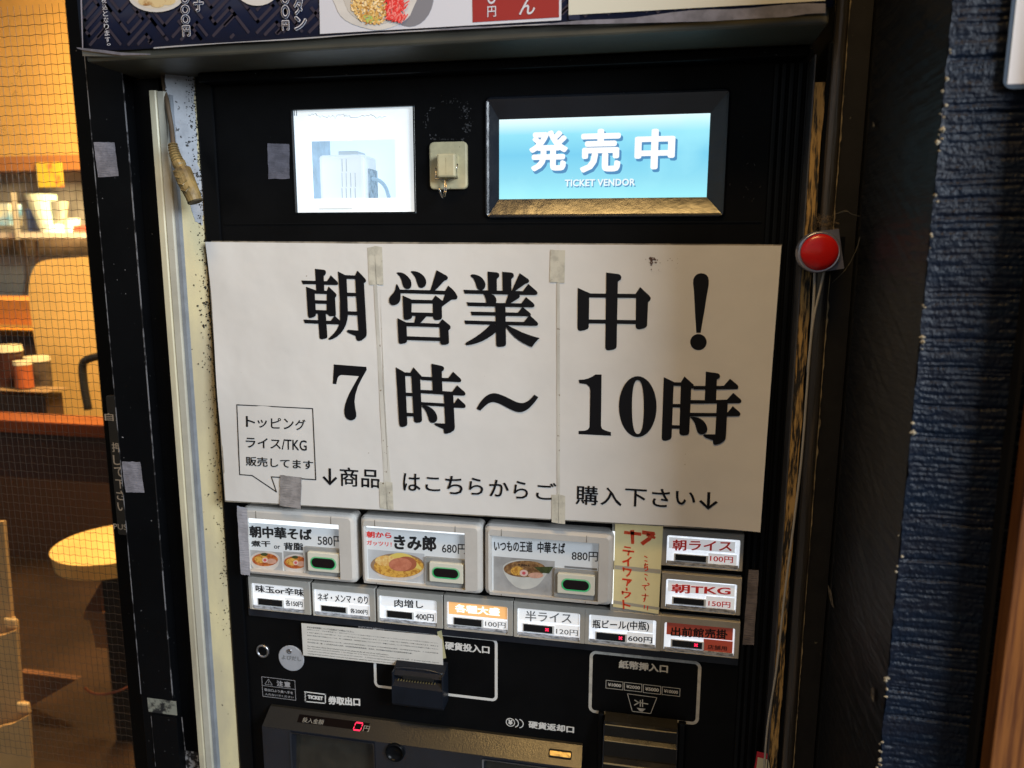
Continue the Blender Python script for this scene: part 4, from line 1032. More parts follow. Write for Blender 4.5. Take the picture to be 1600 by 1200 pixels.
# ------------------------------------------------------------------ cloth tape patches
def patch(pts, surf, m_, label, th=.0006):
    n = len(pts); random.seed(int(pts[0][0]))
    fr_ = []
    for i in range(n):
        a_ = pts[i]; b_ = pts[(i + 1) % n]
        k_ = 7
        for k in range(k_): t_ = k / k_; fr_.append((a_[0] * (1 - t_) + b_[0] * t_ + random.gauss(0, .25), a_[1] * (1 - t_) + b_[1] * t_ + random.gauss(0, .25)))
    fp = [P(*q, up(surf, th)) for q in fr_]; bp = [P(*q, surf) for q in fr_]; n = len(fp)
    vs = fp + bp; tr = tessellate_polygon([[Vector((p.x, p.z, 0)) for p in fp]])
    o = part("cloth_tape_piece", vs, [list(t_) for t_ in tr] + [[i, (i + 1) % n, n + (i + 1) % n, n + i] for i in range(n)], m_)
    return tag(o, label, 'tape', 'pieces of grey cloth tape')


POSTY = -.020
patch([(146, 222), (178.5, 222.5), (185.5, 275), (153, 277)], POSTY - .0003, CLOTH, 'grey cloth tape patch high on the black door post')
patch([(190, 721), (219, 722), (226, 770), (196, 769)], POSTY - .0003, CLOTH, 'grey cloth tape patch on the door post beside the push plate')
patch([(417.5, 224), (452, 225), (452.5, 279), (419.5, 279.5)], -.0003, mat("grey_cloth_tape_dark", (.16, .155, .19), .8, bump=.9, bscale=260, bstretch=(.35, 1, 3.2), bdist=.001, mottle=.35, mscale=70), 'grey cloth tape patch touching the left side of the lit window')
patch([(438, 742), (471, 746), (470, 795), (437, 790)], up(SG, .0012), mat("grey_cloth_tape_warm", (.33, .31, .31), .75, bump=.9, bscale=260, bstretch=(.35, 1, 3.2), bdist=.001, mottle=.35, mscale=70), 'grey cloth tape holding the lower left edge of the paper sign')
patch([(370, 790), (386, 794), (391, 900), (376, 897)], FY - .0005, mat("pale_cloth_tape", (.42, .42, .47), .75, bump=.9, bscale=260, bstretch=(.35, 1, 3.2), bdist=.001, mottle=.25, mscale=70), 'long pale cloth tape strip on the left edge of the leftmost large button')
patch([(1170, 890), (1186, 891), (1178, 1008), (1160, 1007)], -.0055, CLOTHB, 'long brownish cloth tape strip right of the red card button', th=.001)

# ------------------------------------------------------------------ hook on the machine
hk = thing("adhesive_hook", P(700, 296, 0), 'yellowed square adhesive hook between the lit window and the screen', 'hook')
x0, x1, z0, z1 = rect((670.5, 222), (730, 295.5), -.004)
prism("base_plate", rr(x0, x1, z0, z1, .005), -.0048, -.0003, CREAM, hk, bevel=.0016)
x0, x1, z0, z1 = rect((683, 240), (712, 277), -.016)
prism("hook_block", rr(x0, x1, z0, z1, .0022), -.018, -.0046, CREAM, hk, bevel=.002)
xm = (x0 + x1) / 2
box("mould_line", xm - .0001, xm + .0001, -.01815, -.0178, z0 + .003, z1 - .004, mat("hook_line", (.3, .25, .12), .6), hk)
wy = -.012
pth = [P(681, 262, wy), P(681, 279.5, wy), P(692.5, 280.5, wy - .001), P(695, 282, wy - .002), P(694.5, 296, wy - .003), P(692.5, 307, wy - .007), P(690, 308, wy - .014), P(687, 298, wy - .018), P(685, 294, wy - .018)]
v1_, f1_ = tube(pth, .0008, 8)
pth2 = [P(715, 256, wy), P(713, 264, wy), P(714.5, 279, wy), P(700, 280.5, wy - .001), P(697.5, 282, wy - .002), P(697, 296, wy - .003), P(695, 308, wy - .007), P(691.5, 309, wy - .014), P(688, 299, wy - .018), P(686, 293.5, wy - .018)]
v_, f_ = merge([(v1_, f1_), tube(pth2, .0008, 8)])
part("wire_hook", v_, f_, STEEL, hk, True)

# ------------------------------------------------------------------ labels taped on the front
il = thing("information_label", P(580, 1035, -.001), 'cream printed information label with tiny text over the coin slot', 'label')
vs = [P(*q, -.0042) for q in ((471, 973.5), (684, 993), (691, 1000), (692.8, 1047), (474, 1023.8))]
o = part("paper", vs, [[0, 1, 2, 3, 4]], INFO, il); md = o.modifiers.new("t", 'SOLIDIFY'); md.thickness = .0003
ILN = ["お米の産地情報については店員までお尋ねください。",
       "[食物アレルギーがある御客様へ] 1. 当店ではアレルゲン 27 品目の使用リストをご用意させていただいておりますので店員までお尋ねください。",
       "2. 当店で使用している魚介類には、えび・かに等が混ざしている場合があります。3. アレルギー物質に対する感受性には個人差があります。使用する",
       "食材や製造工場や店舗内においては、同一の調理器具・洗浄機を使用しておりますので、微量でも反応してしまう可能性のあるお客様はご注意ください。",
       "关于本店的产地信息请询问工作人员。[给过敏性过敏的顾客] 1. 店内备有 27 种过敏原使用清单，如有需要请咨询店员。 2. 本店的海鲜类",
       "有时会混入虾、蟹。3. 对过敏反应因人而异，本店使用相同的厨具器具、洗净机，如对微量的物质会产生过敏的顾客请注意。",
       "For information about the production area of rice, please kindly ask one of our staff members.",
       "[For customers with food allergies]  1. An allergen list of 27 items is available. Please feel free to ask our staff.   2. Shrimps and crabs may be",
       "contained in the seafood ingredients we use at our restaurant.   3. Tolerance against allergen varies among individuals. Since our preparation and",
       "cooking process involves shared cookware and dishwasher, please be extra cautious if you react to a slight amount of allergen."]
W_ = [.36, 1, 1, 1, 1, .80, .62, 1, 1, .84]
Y_ = [979, 983.6, 988, 992.5, 998.8, 1003, 1009.2, 1013, 1017, 1021]
for s_, w_, y_ in zip(ILN, W_, Y_):
    xs_ = 479.5 + (y_ - 979) * .03; xe = xs_ + 205 * w_
    sl = .094 + (y_ - 979) * .0002
    text(s_, (xs_, y_ - .7), (xe, y_ + 2.9 + sl * 205 * w_), -.0043, INK, il, bold=.012, lift=.0002)
tag(part("yellow_tape_piece", [P(*q, -.0036) for q in ((683, 987), (690, 985), (697, 1028), (690, 1030))] , [[0, 1, 2, 3]], YTAPE), 'yellow tape strip behind the right end of the information label', 'tape')

nb = thing("handwritten_note", P(990, 958, -.009), 'cream note handwritten in orange red marker between large and small buttons', 'note')
vs = [P(*q, -.0095) for q in ((961.5, 812), (1036.5, 815), (1029, 959.5), (957.8, 948))]
o = part("paper", vs, [[0, 1, 2, 3]], NOTE, nb); md = o.modifiers.new("t", 'SOLIDIFY'); md.thickness = .0003; md.offset = 1
for (a_, b_, c_, d_) in (((960.4, 883), (1033.5, 890), (1033, 896.5), (960, 889)), ((959, 938), (1030.5, 949), (1030, 953), (958.5, 943))):
    part("tape_band", [P(*q, -.0098) for q in (a_, b_, c_, d_)], [[0, 1, 2, 3]], mat("dull_tape_band", (.52, .50, .42), .4), nb)
NY = -.0099
def brush(strokes, wd):
    vs = []; fs = []
    for st in strokes:
        if len(st) < 2: continue
        for k, (a_, b_) in enumerate(zip(st[:-1], st[1:])):
            p = P(*a_, NY - .00003 * k); q = P(*b_, NY - .00003 * k); d = (q - p).normalized(); nn = Vector((-d.z, 0, d.x)); o = len(vs)
            w0 = wd * random.uniform(.40, .62); w1 = wd * random.uniform(.36, .6); e_ = d * wd * .3
            vs += [p - e_ + nn * w0, q + e_ + nn * w1, q + e_ * 1.2, q + e_ - nn * w1, p - e_ - nn * w0]; fs.append([o, o + 1, o + 2, o + 3, o + 4])
    return part("handwriting", vs, fs, PEN, nb)


brush([[(977, 832), (1000, 834.5)], [(988, 830), (988.5, 848)]], .0042)
brush([[(1005, 832), (1021, 834), (1014, 842), (1004, 849)], [(1012, 836), (1022, 840)]], .0040)
brush([[(976, 854.5), (985, 856)], [(973.5, 860), (990, 862)], [(983, 861), (981.5, 867)]], .0019)
brush([[(986, 871), (980, 876), (973.5, 878)], [(981.5, 876), (981.5, 884)]], .0019)
brush([[(974, 887), (974.5, 892)], [(975, 889), (986, 890.5), (983, 897), (979.5, 900)]], .0019)
brush([[(973, 905), (986, 906.5), (982, 911)], [(981, 908), (979.5, 915)]], .0019)
brush([[(979, 919), (979.5, 922)], [(972.5, 924), (973, 928)], [(973, 925), (985, 926.5), (982, 931), (977, 934)]], .0019)
brush([[(974, 938), (974.5, 951)], [(975.5, 944.5), (984, 947)]], .0019)
sm_ = [[[(1007, 869), (1011, 871)], [(1007.5, 876), (1011, 877)]], [[(1007, 883), (1012, 882)], [(1008.5, 880), (1007, 888), (1011.5, 885), (1012, 890), (1008, 892)]], [[(1007.5, 897), (1011.5, 899)]], [[(1008, 903), (1010, 907)]],
       [[(1003.5, 915), (1013.5, 914.5)], [(1009, 915.5), (1006.5, 918), (1009, 922)], [(1012, 911), (1014.5, 913)]], [[(1003, 930), (1013, 931)], [(1008.5, 928), (1008, 936), (1006, 940)], [(1008, 934), (1006, 936)]], [[(1007, 946), (1006.5, 951)], [(1012, 947), (1011.5, 953)]]]
for g_ in sm_: brush(g_, .0012)

# ------------------------------------------------------------------ menu banner and header
HY = -.082
hx0 = P(133, 70, HY).x; hx1 = P(1296, 20, HY).x; hz0 = P(700, 68, HY).z
hd = thing("header_beam", (-.2, -.04, hz0), 'black painted header beam over the ticket machine opening', 'beam')
box("beam", hx0, hx1, HY, .45, hz0, ZC + .9, SOFF, hd, bevel=.002)
box("soffit_lip", P(250, 90, HY).x, hx1 - .004, -.02, .02, hz0 - .010, hz0 - .0005, BLK2, hd, bevel=.002)
bn_ = thing("menu_banner", P(700, 60, HY - .003), 'dark navy menu banner with fretwork pattern and dish photos above the machine', 'banner')
BY = HY - .004
def bedge(px):   # lower edge of the banner in photo pixels
    return 80.5 - (px - 123) * .0593 + 2.2 * math.exp(-((px - 200) / 60) ** 2) - .8 * math.sin((px - 500) * .012)
cols = 60; vs = []; fs = []
for i in range(cols + 1):
    px = 127.5 + (1302 - 127.5) * i / cols
    lo = P(px, bedge(px), BY)
    for k in range(6):
        z = lo.z + (.20 * k / 5); vs.append(Vector((lo.x, BY, z)))
for i in range(cols):
    for k in range(5): a_ = i * 6 + k; fs.append([a_, a_ + 6, a_ + 7, a_ + 1])
o = part("banner_sheet", vs, fs, PLUM, bn_, True); md = o.modifiers.new("t", 'SOLIDIFY'); md.thickness = .0008
# curled pale lower edge
def strip(name, prs, m_, par, y):
    vs = []; fs = []
    for k, (a_, b_) in enumerate(prs): vs += [P(*a_, y), P(*b_, y)]
    for k in range(len(prs) - 1): fs.append([2 * k, 2 * k + 2, 2 * k + 3, 2 * k + 1])
    return part(name, vs, fs, m_, par)


strip("curled_edge", [((119, 73.5), (121, 76)), ((128, 75), (128, 78)), ((160, 78), (160, 82.5)), ((190, 82), (190, 86.5)), ((235, 84), (235, 85.5))], CURL, bn_, BY - .003)
strip("curled_edge", [((128, 78), (129, 87.5)), ((160, 82.5), (160, 88)), ((230, 85), (230, 87))], mat("curl_shadow_tan", (.12, .11, .09), .6), bn_, BY - .001)  # shade under the curl, painted as a tan strip
pr = []; random.seed(9)
for k in range(24):
    px = 600 + k * 30; t_ = min(1, max(0, (px - 860) / 250)); b_ = bedge(px)
    pr.append(((px, b_ - .4 - t_ * 6 + 1.6 * math.sin(k * 1.1)), (px, b_ + 1.0 + t_ * 11 - (3.0 if px > 1250 else 0))))
strip("curled_edge", pr, CURL, bn_, BY - .003)
strip("white_edge", [((p, bedge(p) - 1.1), (p, bedge(p) + .6 + .6 * math.sin(p * .03))) for p in range(240, 880, 20)], mat("edge_white", (.36, .36, .38), .5), bn_, BY - .0022)
strip("left_edge", [((125.5, -5), (128, -5)), ((128.5, 76), (130, 76))], mat("edge_grey", (.28, .27, .33), .5), bn_, BY - .002)
# fretwork pattern (traditional key fret on a diagonal lattice), flat print
vs = []; fs = []
PX0 = P(127.5, 60, BY).x + .003; 
u = .0070; ca, sa = math.cos(math.radians(39)), math.sin(math.radians(39))
def latt(a_, b_): return (a_ * ca - b_ * sa * .98, a_ * sa + b_ * ca * .98)
zlo = lambda x: None
def inside(x, z):
    q = (x - PX0) / (P(1302, 20, BY).x - PX0)
    if q < 0 or q > .995: return False
    i = int(q * cols); px = 127.5 + (1302 - 127.5) * q
    lo = LOW[min(cols, i)]
    return z > lo + .0035 and z < lo + .12
LOW = [P(127.5 + (1302 - 127.5) * i / cols, bedge(127.5 + (1302 - 127.5) * i / cols), BY).z for i in range(cols + 1)]
ZB0 = LOW[0]
def stroke2(a_, b_, wd=.0030):
    ax, az = latt(*a_); bx, bz_ = latt(*b_)
    A = Vector((PX0 + ax * u, 0, ZB0 + az * u)); B = Vector((PX0 + bx * u, 0, ZB0 + bz_ * u))
    n_ = max(1, int((B - A).length / (u * .5))); d = (B - A).normalized(); nn = Vector((-d.z, 0, d.x)) * wd / 2
    for k in range(n_):
        p = A.lerp(B, k / n_) - d * (wd * .5 if k == 0 else 0); q = A.lerp(B, (k + 1) / n_) + d * (wd * .5 if k == n_ - 1 else 0)
        if inside(p.x, p.z) and inside(q.x, q.z):
            o = len(vs); y_ = BY - .0007
            vs.extend([Vector((v.x, y_, v.z)) for v in (p + nn, q + nn, q - nn, p - nn)]); fs.append([o, o + 1, o + 2, o + 3])
CELL = [((0, 0), (5, 0)), ((5, 0), (5, 1)), ((5, 1), (2, 1)), ((2, 1), (2, 2)), ((2, 2), (7, 2)), ((7, 2), (7, -1)), ((0, 0), (0, 3)), ((0, 3), (-1, 3)), ((-1, 3), (-1, 1)), ((1, 3), (1, 6)), ((3, 3), (6, 3)), ((3, 3), (3, 5)), ((4, 4.2), (7, 4.2)), ((1, 6), (-1, 6)), ((6, 3), (6, 5))]
for i in range(-4, 26):
    for j in range(-26, 14):
        bx = i * 8 + (4 if j % 2 else 0); by = j * 6.2
        cx, cz = latt(bx, by)
        if -.04 < cx * u < .95 and -.05 < cz * u + 0 < .20:
            for a_, b_ in CELL: stroke2((bx + a_[0], by + a_[1]), (bx + b_[0], by + b_[1]))
if fs: part("fret_pattern", vs, fs, PATT, bn_)['kind'] = 'stuff'
PL2 = BY - .0016
# white dish card, red price box, cream card
def bcard(name, pts, m_, off=0.): return part(name, [P(*q, PL2 - off) for q in pts], [[0, 1, 2, 3]], m_, bn_)


wc = bcard("dish_card", ((498, -60), (878, -80), (877, 31.5), (500, 53)), BWHITE)
wr = wc
def bdisc(name, cx, cy, rx, ry, m_, off): return disc(name, cx, cy, rx, ry, PL2 - off, m_, wc)
bdisc("plate_shadow_print", 640, -8, 38, 50, SHADOWP, .0002)
poly("plate_print", [(518, -40), (524, 8), (540, 32), (575, 45), (600, 46), (630, 34), (645, 14), (652, -40)], PL2 - .0004, CROCK, wc, 3)
poly("plate_well_print", [(536, -40), (540, 8), (556, 28), (585, 38), (612, 32), (632, 10), (638, -40)], PL2 - .0006, mat("plate_well", (.52, .49, .45), .5), wc, 3)
# individual rice grains as a lumpy print
random.seed(21); vs = []; fs = []; fm = []
for i in range(900):
    a_ = random.uniform(0, 6.283); r_ = math.sqrt(random.random()); px = 583 + 35 * r_ * math.cos(a_); py = 2 + 36 * r_ * math.sin(a_)
    if px > 606 + (py - 20) * -.2: continue
    c = P(px, py, PL2 - .0008 - random.random() * .0006); L_ = random.uniform(.0010, .0018); an = random.uniform(0, 3.14); d = Vector((math.cos(an), 0, math.sin(an))); nn = Vector((-d.z, 0, d.x)); o = len(vs)
    vs += [c - d * L_, c - d * L_ * .4 + nn * L_ * .5, c + d * L_ * .4 + nn * L_ * .5, c + d * L_, c + d * L_ * .4 - nn * L_ * .5, c - d * L_ * .4 - nn * L_ * .5]; fs.append([o + k for k in range(6)]); fm.append(random.choice([0, 0, 0, 1, 1, 2, 3]) if not (568 < px < 590 and 24 < py < 34) else random.choice([0, 4, 4]))
part("rice_print", vs, fs, None, wc, mats=[mat("rice_a", (.66, .38, .10), .5), mat("rice_b", (.80, .56, .22), .5), mat("rice_c", (.42, .19, .04), .5), mat("rice_d", (.9, .7, .4), .5), mat("leek_print", (.42, .55, .12), .5)], fm=fm)['kind'] = 'stuff'
vs = []; fs = []; fm = []
for i in range(260):
    px = random.gauss(618, 8); py = random.uniform(-6, 31)
    if px < 603 + max(0, 14 - py) * .1 or px > 636: continue
    c = P(px, py, PL2 - .0016 - random.random() * .0004); L_ = random.uniform(.0015, .0035); an = random.uniform(.4, 2.3); d = Vector((math.cos(an), 0, math.sin(an))); nn = Vector((-d.z, 0, d.x)) * .0005; o = len(vs)
    vs += [c - d * L_ + nn, c + d * L_ + nn, c + d * L_ - nn, c - d * L_ - nn]; fs.append([o, o + 1, o + 2, o + 3]); fm.append(random.choice([0, 0, 1]))
part("ginger_print", vs, fs, None, wc, mats=[mat("ginger_a", (.75, .035, .03), .5), mat("ginger_b", (.85, .22, .2), .5)], fm=fm)['kind'] = 'stuff'
bcard("price_box", ((737, -60), (873.5, -70), (873.5, 27), (738.5, 35)), BRED, .0003)
text("円", (761.5, 10), (775, 26), PL2 - .0004, BWHITE, wc, bold=.01)
text("O", (761, -16), (775, 6), PL2 - .0004, BWHITE, wc, bold=.01)
text("ん", (811, -3), (836, 22), PL2 - .0004, BWHITE, wc, bold=.012, shear=.15)
bcard("cream_card", ((888.5, -40), (1290, -70), (1290, 1), (888.5, 23.5)), BCREAM)
# outlined vertical lettering
OUTL = mat("banner_outline_white", (.66, .66, .72), .4)
def outlined(body, tl, br):
    text(body, (tl[0] - 1, tl[1] - 1), (br[0] + 1, br[1] + 1), PL2, OUTL, bn_, bold=.06, lift=.0002)
    text(body, tl, br, PL2, PLUM, bn_, bold=.004, lift=.0008)


for bd, a_, b_ in (("O", (282, -8), (295.5, 5)), ("O", (282.5, 8.5), (296, 22)), ("O", (283, 24), (296.5, 37)), ("円", (285, 41), (297, 56)), ("子", (302, -6), (318, 17)),
                   ("O", (439, -8), (451.5, 6)), ("O", (439.5, 9), (452, 28)), ("円", (441, 33), (451.5, 46.5)), ("タ", (459, -4), (473, 22)), ("ン", (460, 26), (479, 46))): outlined(bd, a_, b_)
for k, (ch, cx) in enumerate(zip("税込となります。", (162, 163.5, 164.5, 165.5, 166, 167, 168, 171))):
    h_ = 8.2 if ch != "。" else 3; text(ch, (cx - 4, -3.5 + k * 10.2 - .0), (cx + 4.4 if ch != "。" else cx + 2, -3.5 + k * 10.2 + h_), PL2, BWHITE, bn_, bold=.0, lift=.0003)
disc("plate_print", 244, -8, 44, 27, PL2 - .0003, CROCK, bn_); disc("plate_print", 244, -10, 39, 24, PL2 - .0004, mat("plate_cream", (.66, .6, .5), .5), bn_)
for cx, cy in ((228, 2), (246, 5), (262, 1), (236, -2)): disc("dumpling_print", cx, cy, 12, 7, PL2 - .0005 - .00005 * cx / 100, DUMPL, bn_)
disc("plate_print", 402, -22, 36, 31, PL2 - .0003, CROCK, bn_)
bcard("small_card", ((888, 23), (906, 22), (906, 31), (889, 31)), PLUM, -.0001)

# ------------------------------------------------------------------ left side: jamb, trunking, door post, door
ZLO, ZHI = 0.0, hz0 - .0005
JF = -.016
jb_x = P(276, 300, JF).x
JX = XL - .0008
jb = vprism("side_jamb", [(jb_x, JF), (jb_x + .002, JF), (JX, -.002), (JX, .03), (jb_x - .02, .03)], ZLO, ZHI, JAMB)
tag(jb, 'stained cream painted jamb left of the black machine', 'jamb')
# pale flaking paint at the top of the jamb: thin irregular coat
def jm(px, py):        # point on the slanted jamb face
    ax, ay, bx, by = jb_x + .002, JF, JX, -.002
    d = CR[0] * ((px - 800) / F) - CR[1] * ((py - 600) / F) + CR[2]
    # line intersection in plan
    k = (bx - ax) / (by - ay)
    # x = ax + k (y-ay), y = t dy - D, x = t dx
    t_ = (ax - k * (ay + D)) / (d.x - k * d.y)
    return Vector((t_ * d.x, t_ * d.y - D, t_ * d.z + ZC))
nv = Vector((.6, -.8, 0)).normalized() * .0005
vs = []; ring_ = []; random.seed(4)
edge = [(257, 110), (301, 109), (304, 135), (303, 160), (306, 190), (308, 225), (309, 255), (315, 275), (317, 330), (317, 352), (305, 346), (298, 325), (296, 300), (286, 268), (274, 230), (266, 180), (258, 140)]
ep = []
for i in range(len(edge)):
    a_ = edge[i]; b_ = edge[(i + 1) % len(edge)]
    for k in range(5): t_ = k / 5; ep.append((a_[0] * (1 - t_) + b_[0] * t_ + random.gauss(0, .5), a_[1] * (1 - t_) + b_[1] * t_ + random.gauss(0, .5)))
p3 = [jm(*q) + nv for q in ep]; tr = tessellate_polygon([[Vector((q[0], q[1], 0)) for q in ep]])
part("paint_flake_area", p3, [list(t_) for t_ in tr], PALEP, jb)
# mould specks along the machine edge
vs = []; fs = []; random.seed(8)
for i in range(1100):
    py = random.uniform(110, 1000); pxe = 318 + (py - 300) * .0745; clump = .5 + .5 * noise.noise(Vector((py * .02, 0, 0)))
    px = pxe - abs(random.gauss(0, 4 + 9 * clump)) - .5
    if random.random() > .35 + clump: continue
    c = jm(px, py) + nv * 2; r = random.uniform(.0002, .0010) * (1.6 if 440 < py < 510 else 1); o = len(vs); tdir = Vector((.05, .05, 0)).normalized()
    vs += [c + tdir * math.cos(k * 1.257) * r * random.uniform(.4, 1.5) + Vector((0, 0, math.sin(k * 1.257) * r * random.uniform(.4, 1.5))) for k in range(5)]; fs.append(list(range(o, o + 5)))
o = part("mould_specks", vs, fs, mat("mould_black", (.015, .014, .012), .9), jb); o['kind'] = 'stuff'

TYF = -.025
tzt = P(240, 141, TYF).z
tk = thing("cable_trunking", (jb_x, -.05, ZLO), 'narrow cream plastic cable trunking running down beside the jamb', 'trunking')
ta_, tb_, tc_, td_ = [P(px, 300, TYF).x for px in (243.5, 254, 266, 272)]
xx0 = P(242, 300, -.018).x
vprism("trunk_face", [(xx0, -.013), (ta_, TYF + .001), (ta_ + .001, TYF), (tb_ - .001, TYF), (tb_, TYF + .0012), (tb_, -.013)], ZLO, tzt, TRUNK, tk)
vprism("trunk_cover", [(tb_ + .0004, -.013), (tb_ + .0004, TYF + .002), (tb_ + .0015, TYF + .0012), (tc_ - .001, TYF + .0016), (tc_, TYF + .003), (tc_, -.013)], ZLO, tzt - .001, mat("trunk_cover_grey_cream", (.52, .51, .43), .4, mottle=.15, mscale=20, speck=.25, speckcol=(.1, .09, .07), speckscale=150), tk)
vprism("trunk_lip", [(tc_ + .0004, -.013), (tc_ + .0004, TYF + .005), (td_, TYF + .005), (td_ + .001, -.013)], ZLO, tzt - .004, TRUNKG, tk)

# hanging plug
pg = thing("hanging_plug", P(297, 315, -.06), 'old yellowed mains plug hanging on a brown cord in the jamb corner', 'plug')
cy_ = -.024
v_, f_ = tube(arc_pts([P(254, 96, cy_ + .01), P(256, 130, cy_ + .01), P(262, 165, cy_), P(268, 200, cy_ - .004), P(271, 228, cy_ - .010)], 8), .0026, 8); part("cord", v_, f_, CORD, pg, True)
ctr = arc_pts([P(270, 226, cy_ - .010), P(273, 240, cy_ - .012), P(279, 255, cy_ - .014)], 14)
rad = [.0042 + .0016 * i / len(ctr) + (.0010 if i % 4 < 2 else -.0008) for i in range(len(ctr))]
v_, f_ = tube(ctr, rad, 12); part("strain_relief", v_, f_, PLUG, pg)
ctr = arc_pts([P(279, 254, cy_ - .014), P(282, 261, cy_ - .015), P(286, 270, cy_ - .016), P(292, 285, cy_ - .017), P(299, 300, cy_ - .018), P(305, 315, cy_ - .018)], 3)
n = len(ctr); rad = [(.0070 if i < 3 else .0058 if i < 5 else .0085 + .0012 * math.sin(i * .25)) for i in range(n)]
v_, f_ = tube(ctr, rad, 16)
v_ = [v.copy() for v in v_]
pb = part("plug_body", v_, f_, PLUG, pg)
ax = (ctr[-1] - ctr[-3]).normalized(); c = ctr[-1]; sd = ax.cross(Vector((0, 1, 0))).normalized()
v_, f_ = tube([c - ax * .0005, c + ax * .001], [.0085, .0078], 16); part("end_face", v_, f_, mat("plug_dark", (.06, .045, .02), .6), pb)
v_, f_ = merge([tube([ctr[5 + k * 2] + Vector((0, -.0086, 0)) - sd * .005, ctr[6 + k * 2] + Vector((0, -.0094, 0)), ctr[5 + k * 2] + Vector((0, -.0084, 0)) + sd * .0055], .0009, 6) for k in range(4)])
part("grip_ridge", v_, f_, PLUG, pb)

# post
pa, pb_ = P(151, 300, POSTY).x, P(206, 300, POSTY).x
GX = P(130, 300, .052).x          # right edge of the glass
po = thing("door_post", ((pa + pb_) / 2, 0, 0), 'black aluminium door post with scratched edges between glass door and jamb', 'post')
box("post_face", pa, pb_, POSTY, .045, ZLO, ZC + .6, BLK2, po, bevel=.0007, seg=1)
EDG = mat("bare_scratched_edge", (.30, .30, .32), .45, metal=.4, mcol=(.02, .02, .022), mscale=55, mstretch=(1, 1, .6), mlow=.47, mhigh=.55)
for x_ in (pa, pb_):
    box("worn_edge", x_ - .0004, x_ + .0004, POSTY - .0003, POSTY + .001, ZC - .56, ZC + .3, EDG, po)
box("post_recess", pb_ + .0005, P(262, 300, -.002).x, -.004, .03, ZLO, ZHI, BLK2, po)
# lower cover plate of the post with scraped paint
x0, x1, z0, z1 = rect((236, 1117), (284, 1230), POSTY - .0015)
box("lower_cover", x0, x1, POSTY - .0015, POSTY - .0001, z0 - .3, z1, BLK2, po, bevel=.0005)
SCR2 = mat("scraped_grey_metal", (.25, .26, .22), .5, mcol=(.015, .016, .018), mscale=75, mlow=.44, mhigh=.56)
quad("scrape_mark", (230, 1090), (277, 1118), POSTY - .0003, SCR2, po)
quad("scrape_mark", (287, 1172), (312, 1215), -.0045, mat("scraped_paint_pale", (.42, .43, .46), .5, mcol=(.02, .02, .022), mscale=110, mlow=.46, mhigh=.54), po)
line_path("scratch_line", [(236, 1119), (243, 1197)], .0006, EDG, po, POSTY - .0018); line_path("scratch_line", [(284, 1121), (290, 1178)], .0014, EDG, po, POSTY - .0018)

# door
DY = .050
dr = thing("glass_door", (-1.0, DY, 0), 'black framed automatic glass door with fine wire mesh, warm room behind', 'door')
box("door_stile", GX, pa + .03, DY, DY + .035, .01, ZC + .7, BLK2, dr, bevel=.0015)
box("door_stile", -1.75, -1.68, DY, DY + .035, .01, ZC + .7, BLK2, dr, bevel=.0015)
box("door_rail", -1.68, GX, DY, DY + .035, .01, .12, BLK2, dr, bevel=.0015); box("door_rail", -1.68, GX, DY, DY + .035, ZC + .6, ZC + .7, BLK2, dr, bevel=.0015)
GL = bpy.data.materials.new("door_glass"); GL.use_nodes = True; t = GL.node_tree; t.nodes.clear()
ou = t.nodes.new("ShaderNodeOutputMaterial"); tr_ = t.nodes.new("ShaderNodeBsdfTransparent"); gl = t.nodes.new("ShaderNodeBsdfGlossy"); gl.inputs["Roughness"].default_value = .03; mi = t.nodes.new("ShaderNodeMixShader")
mi.inputs[0].default_value = .035; t.links.new(tr_.outputs[0], mi.inputs[1]); t.links.new(gl.outputs[0], mi.inputs[2]); t.links.new(mi.outputs[0], ou.inputs[0])
gp = part("glass_pane", [(-1.68, DY + .018, .12), (GX, DY + .018, .12), (GX, DY + .018, ZC + .6), (-1.68, DY + .018, ZC + .6)], [[0, 1, 2, 3]], GL, dr)
WM = mat("mesh_wire", (.07, .058, .045), .35, metal=.5)
vs = []; fs = []; my = DY + .016; sxm, szm = .0092, .0118
xm0, xm1 = GX - .42, GX
def wire(pts, r=.00032):
    o = len(vs)
    for p in pts:
        vs.extend([Vector((p[0] + (r if vert else 0), p[1], p[2] + (0 if vert else r))), Vector((p[0], p[1] - r, p[2])), Vector((p[0] - (r if vert else 0), p[1], p[2] - (0 if vert else r)))])
    for i in range(len(pts) - 1):
        a_ = o + 3 * i
        fs.append([a_, a_ + 3, a_ + 4, a_ + 1]); fs.append([a_ + 1, a_ + 4, a_ + 5, a_ + 2])
vert = True
k = 0; x = xm1 - .004
while x > xm0: wire([(x, my, ZC - .75), (x, my, ZC + .30)], .00027); x -= sxm
vert = False; z = ZC - .75; random.seed(2)
while z < ZC + .30:
    ph = random.uniform(0, 6.28); n_ = int((xm1 - xm0) / (sxm / 4)); wire([(xm0 + (xm1 - xm0) * i / n_, my - .0008, z + .00055 * math.sin((xm1 - (xm0 + (xm1 - xm0) * i / n_)) / sxm * 3.1416 * 1.0 + ph * .15)) for i in range(n_ + 1)]); z += szm
o = part("wire_mesh", vs, fs, WM, gp); o['kind'] = 'stuff'
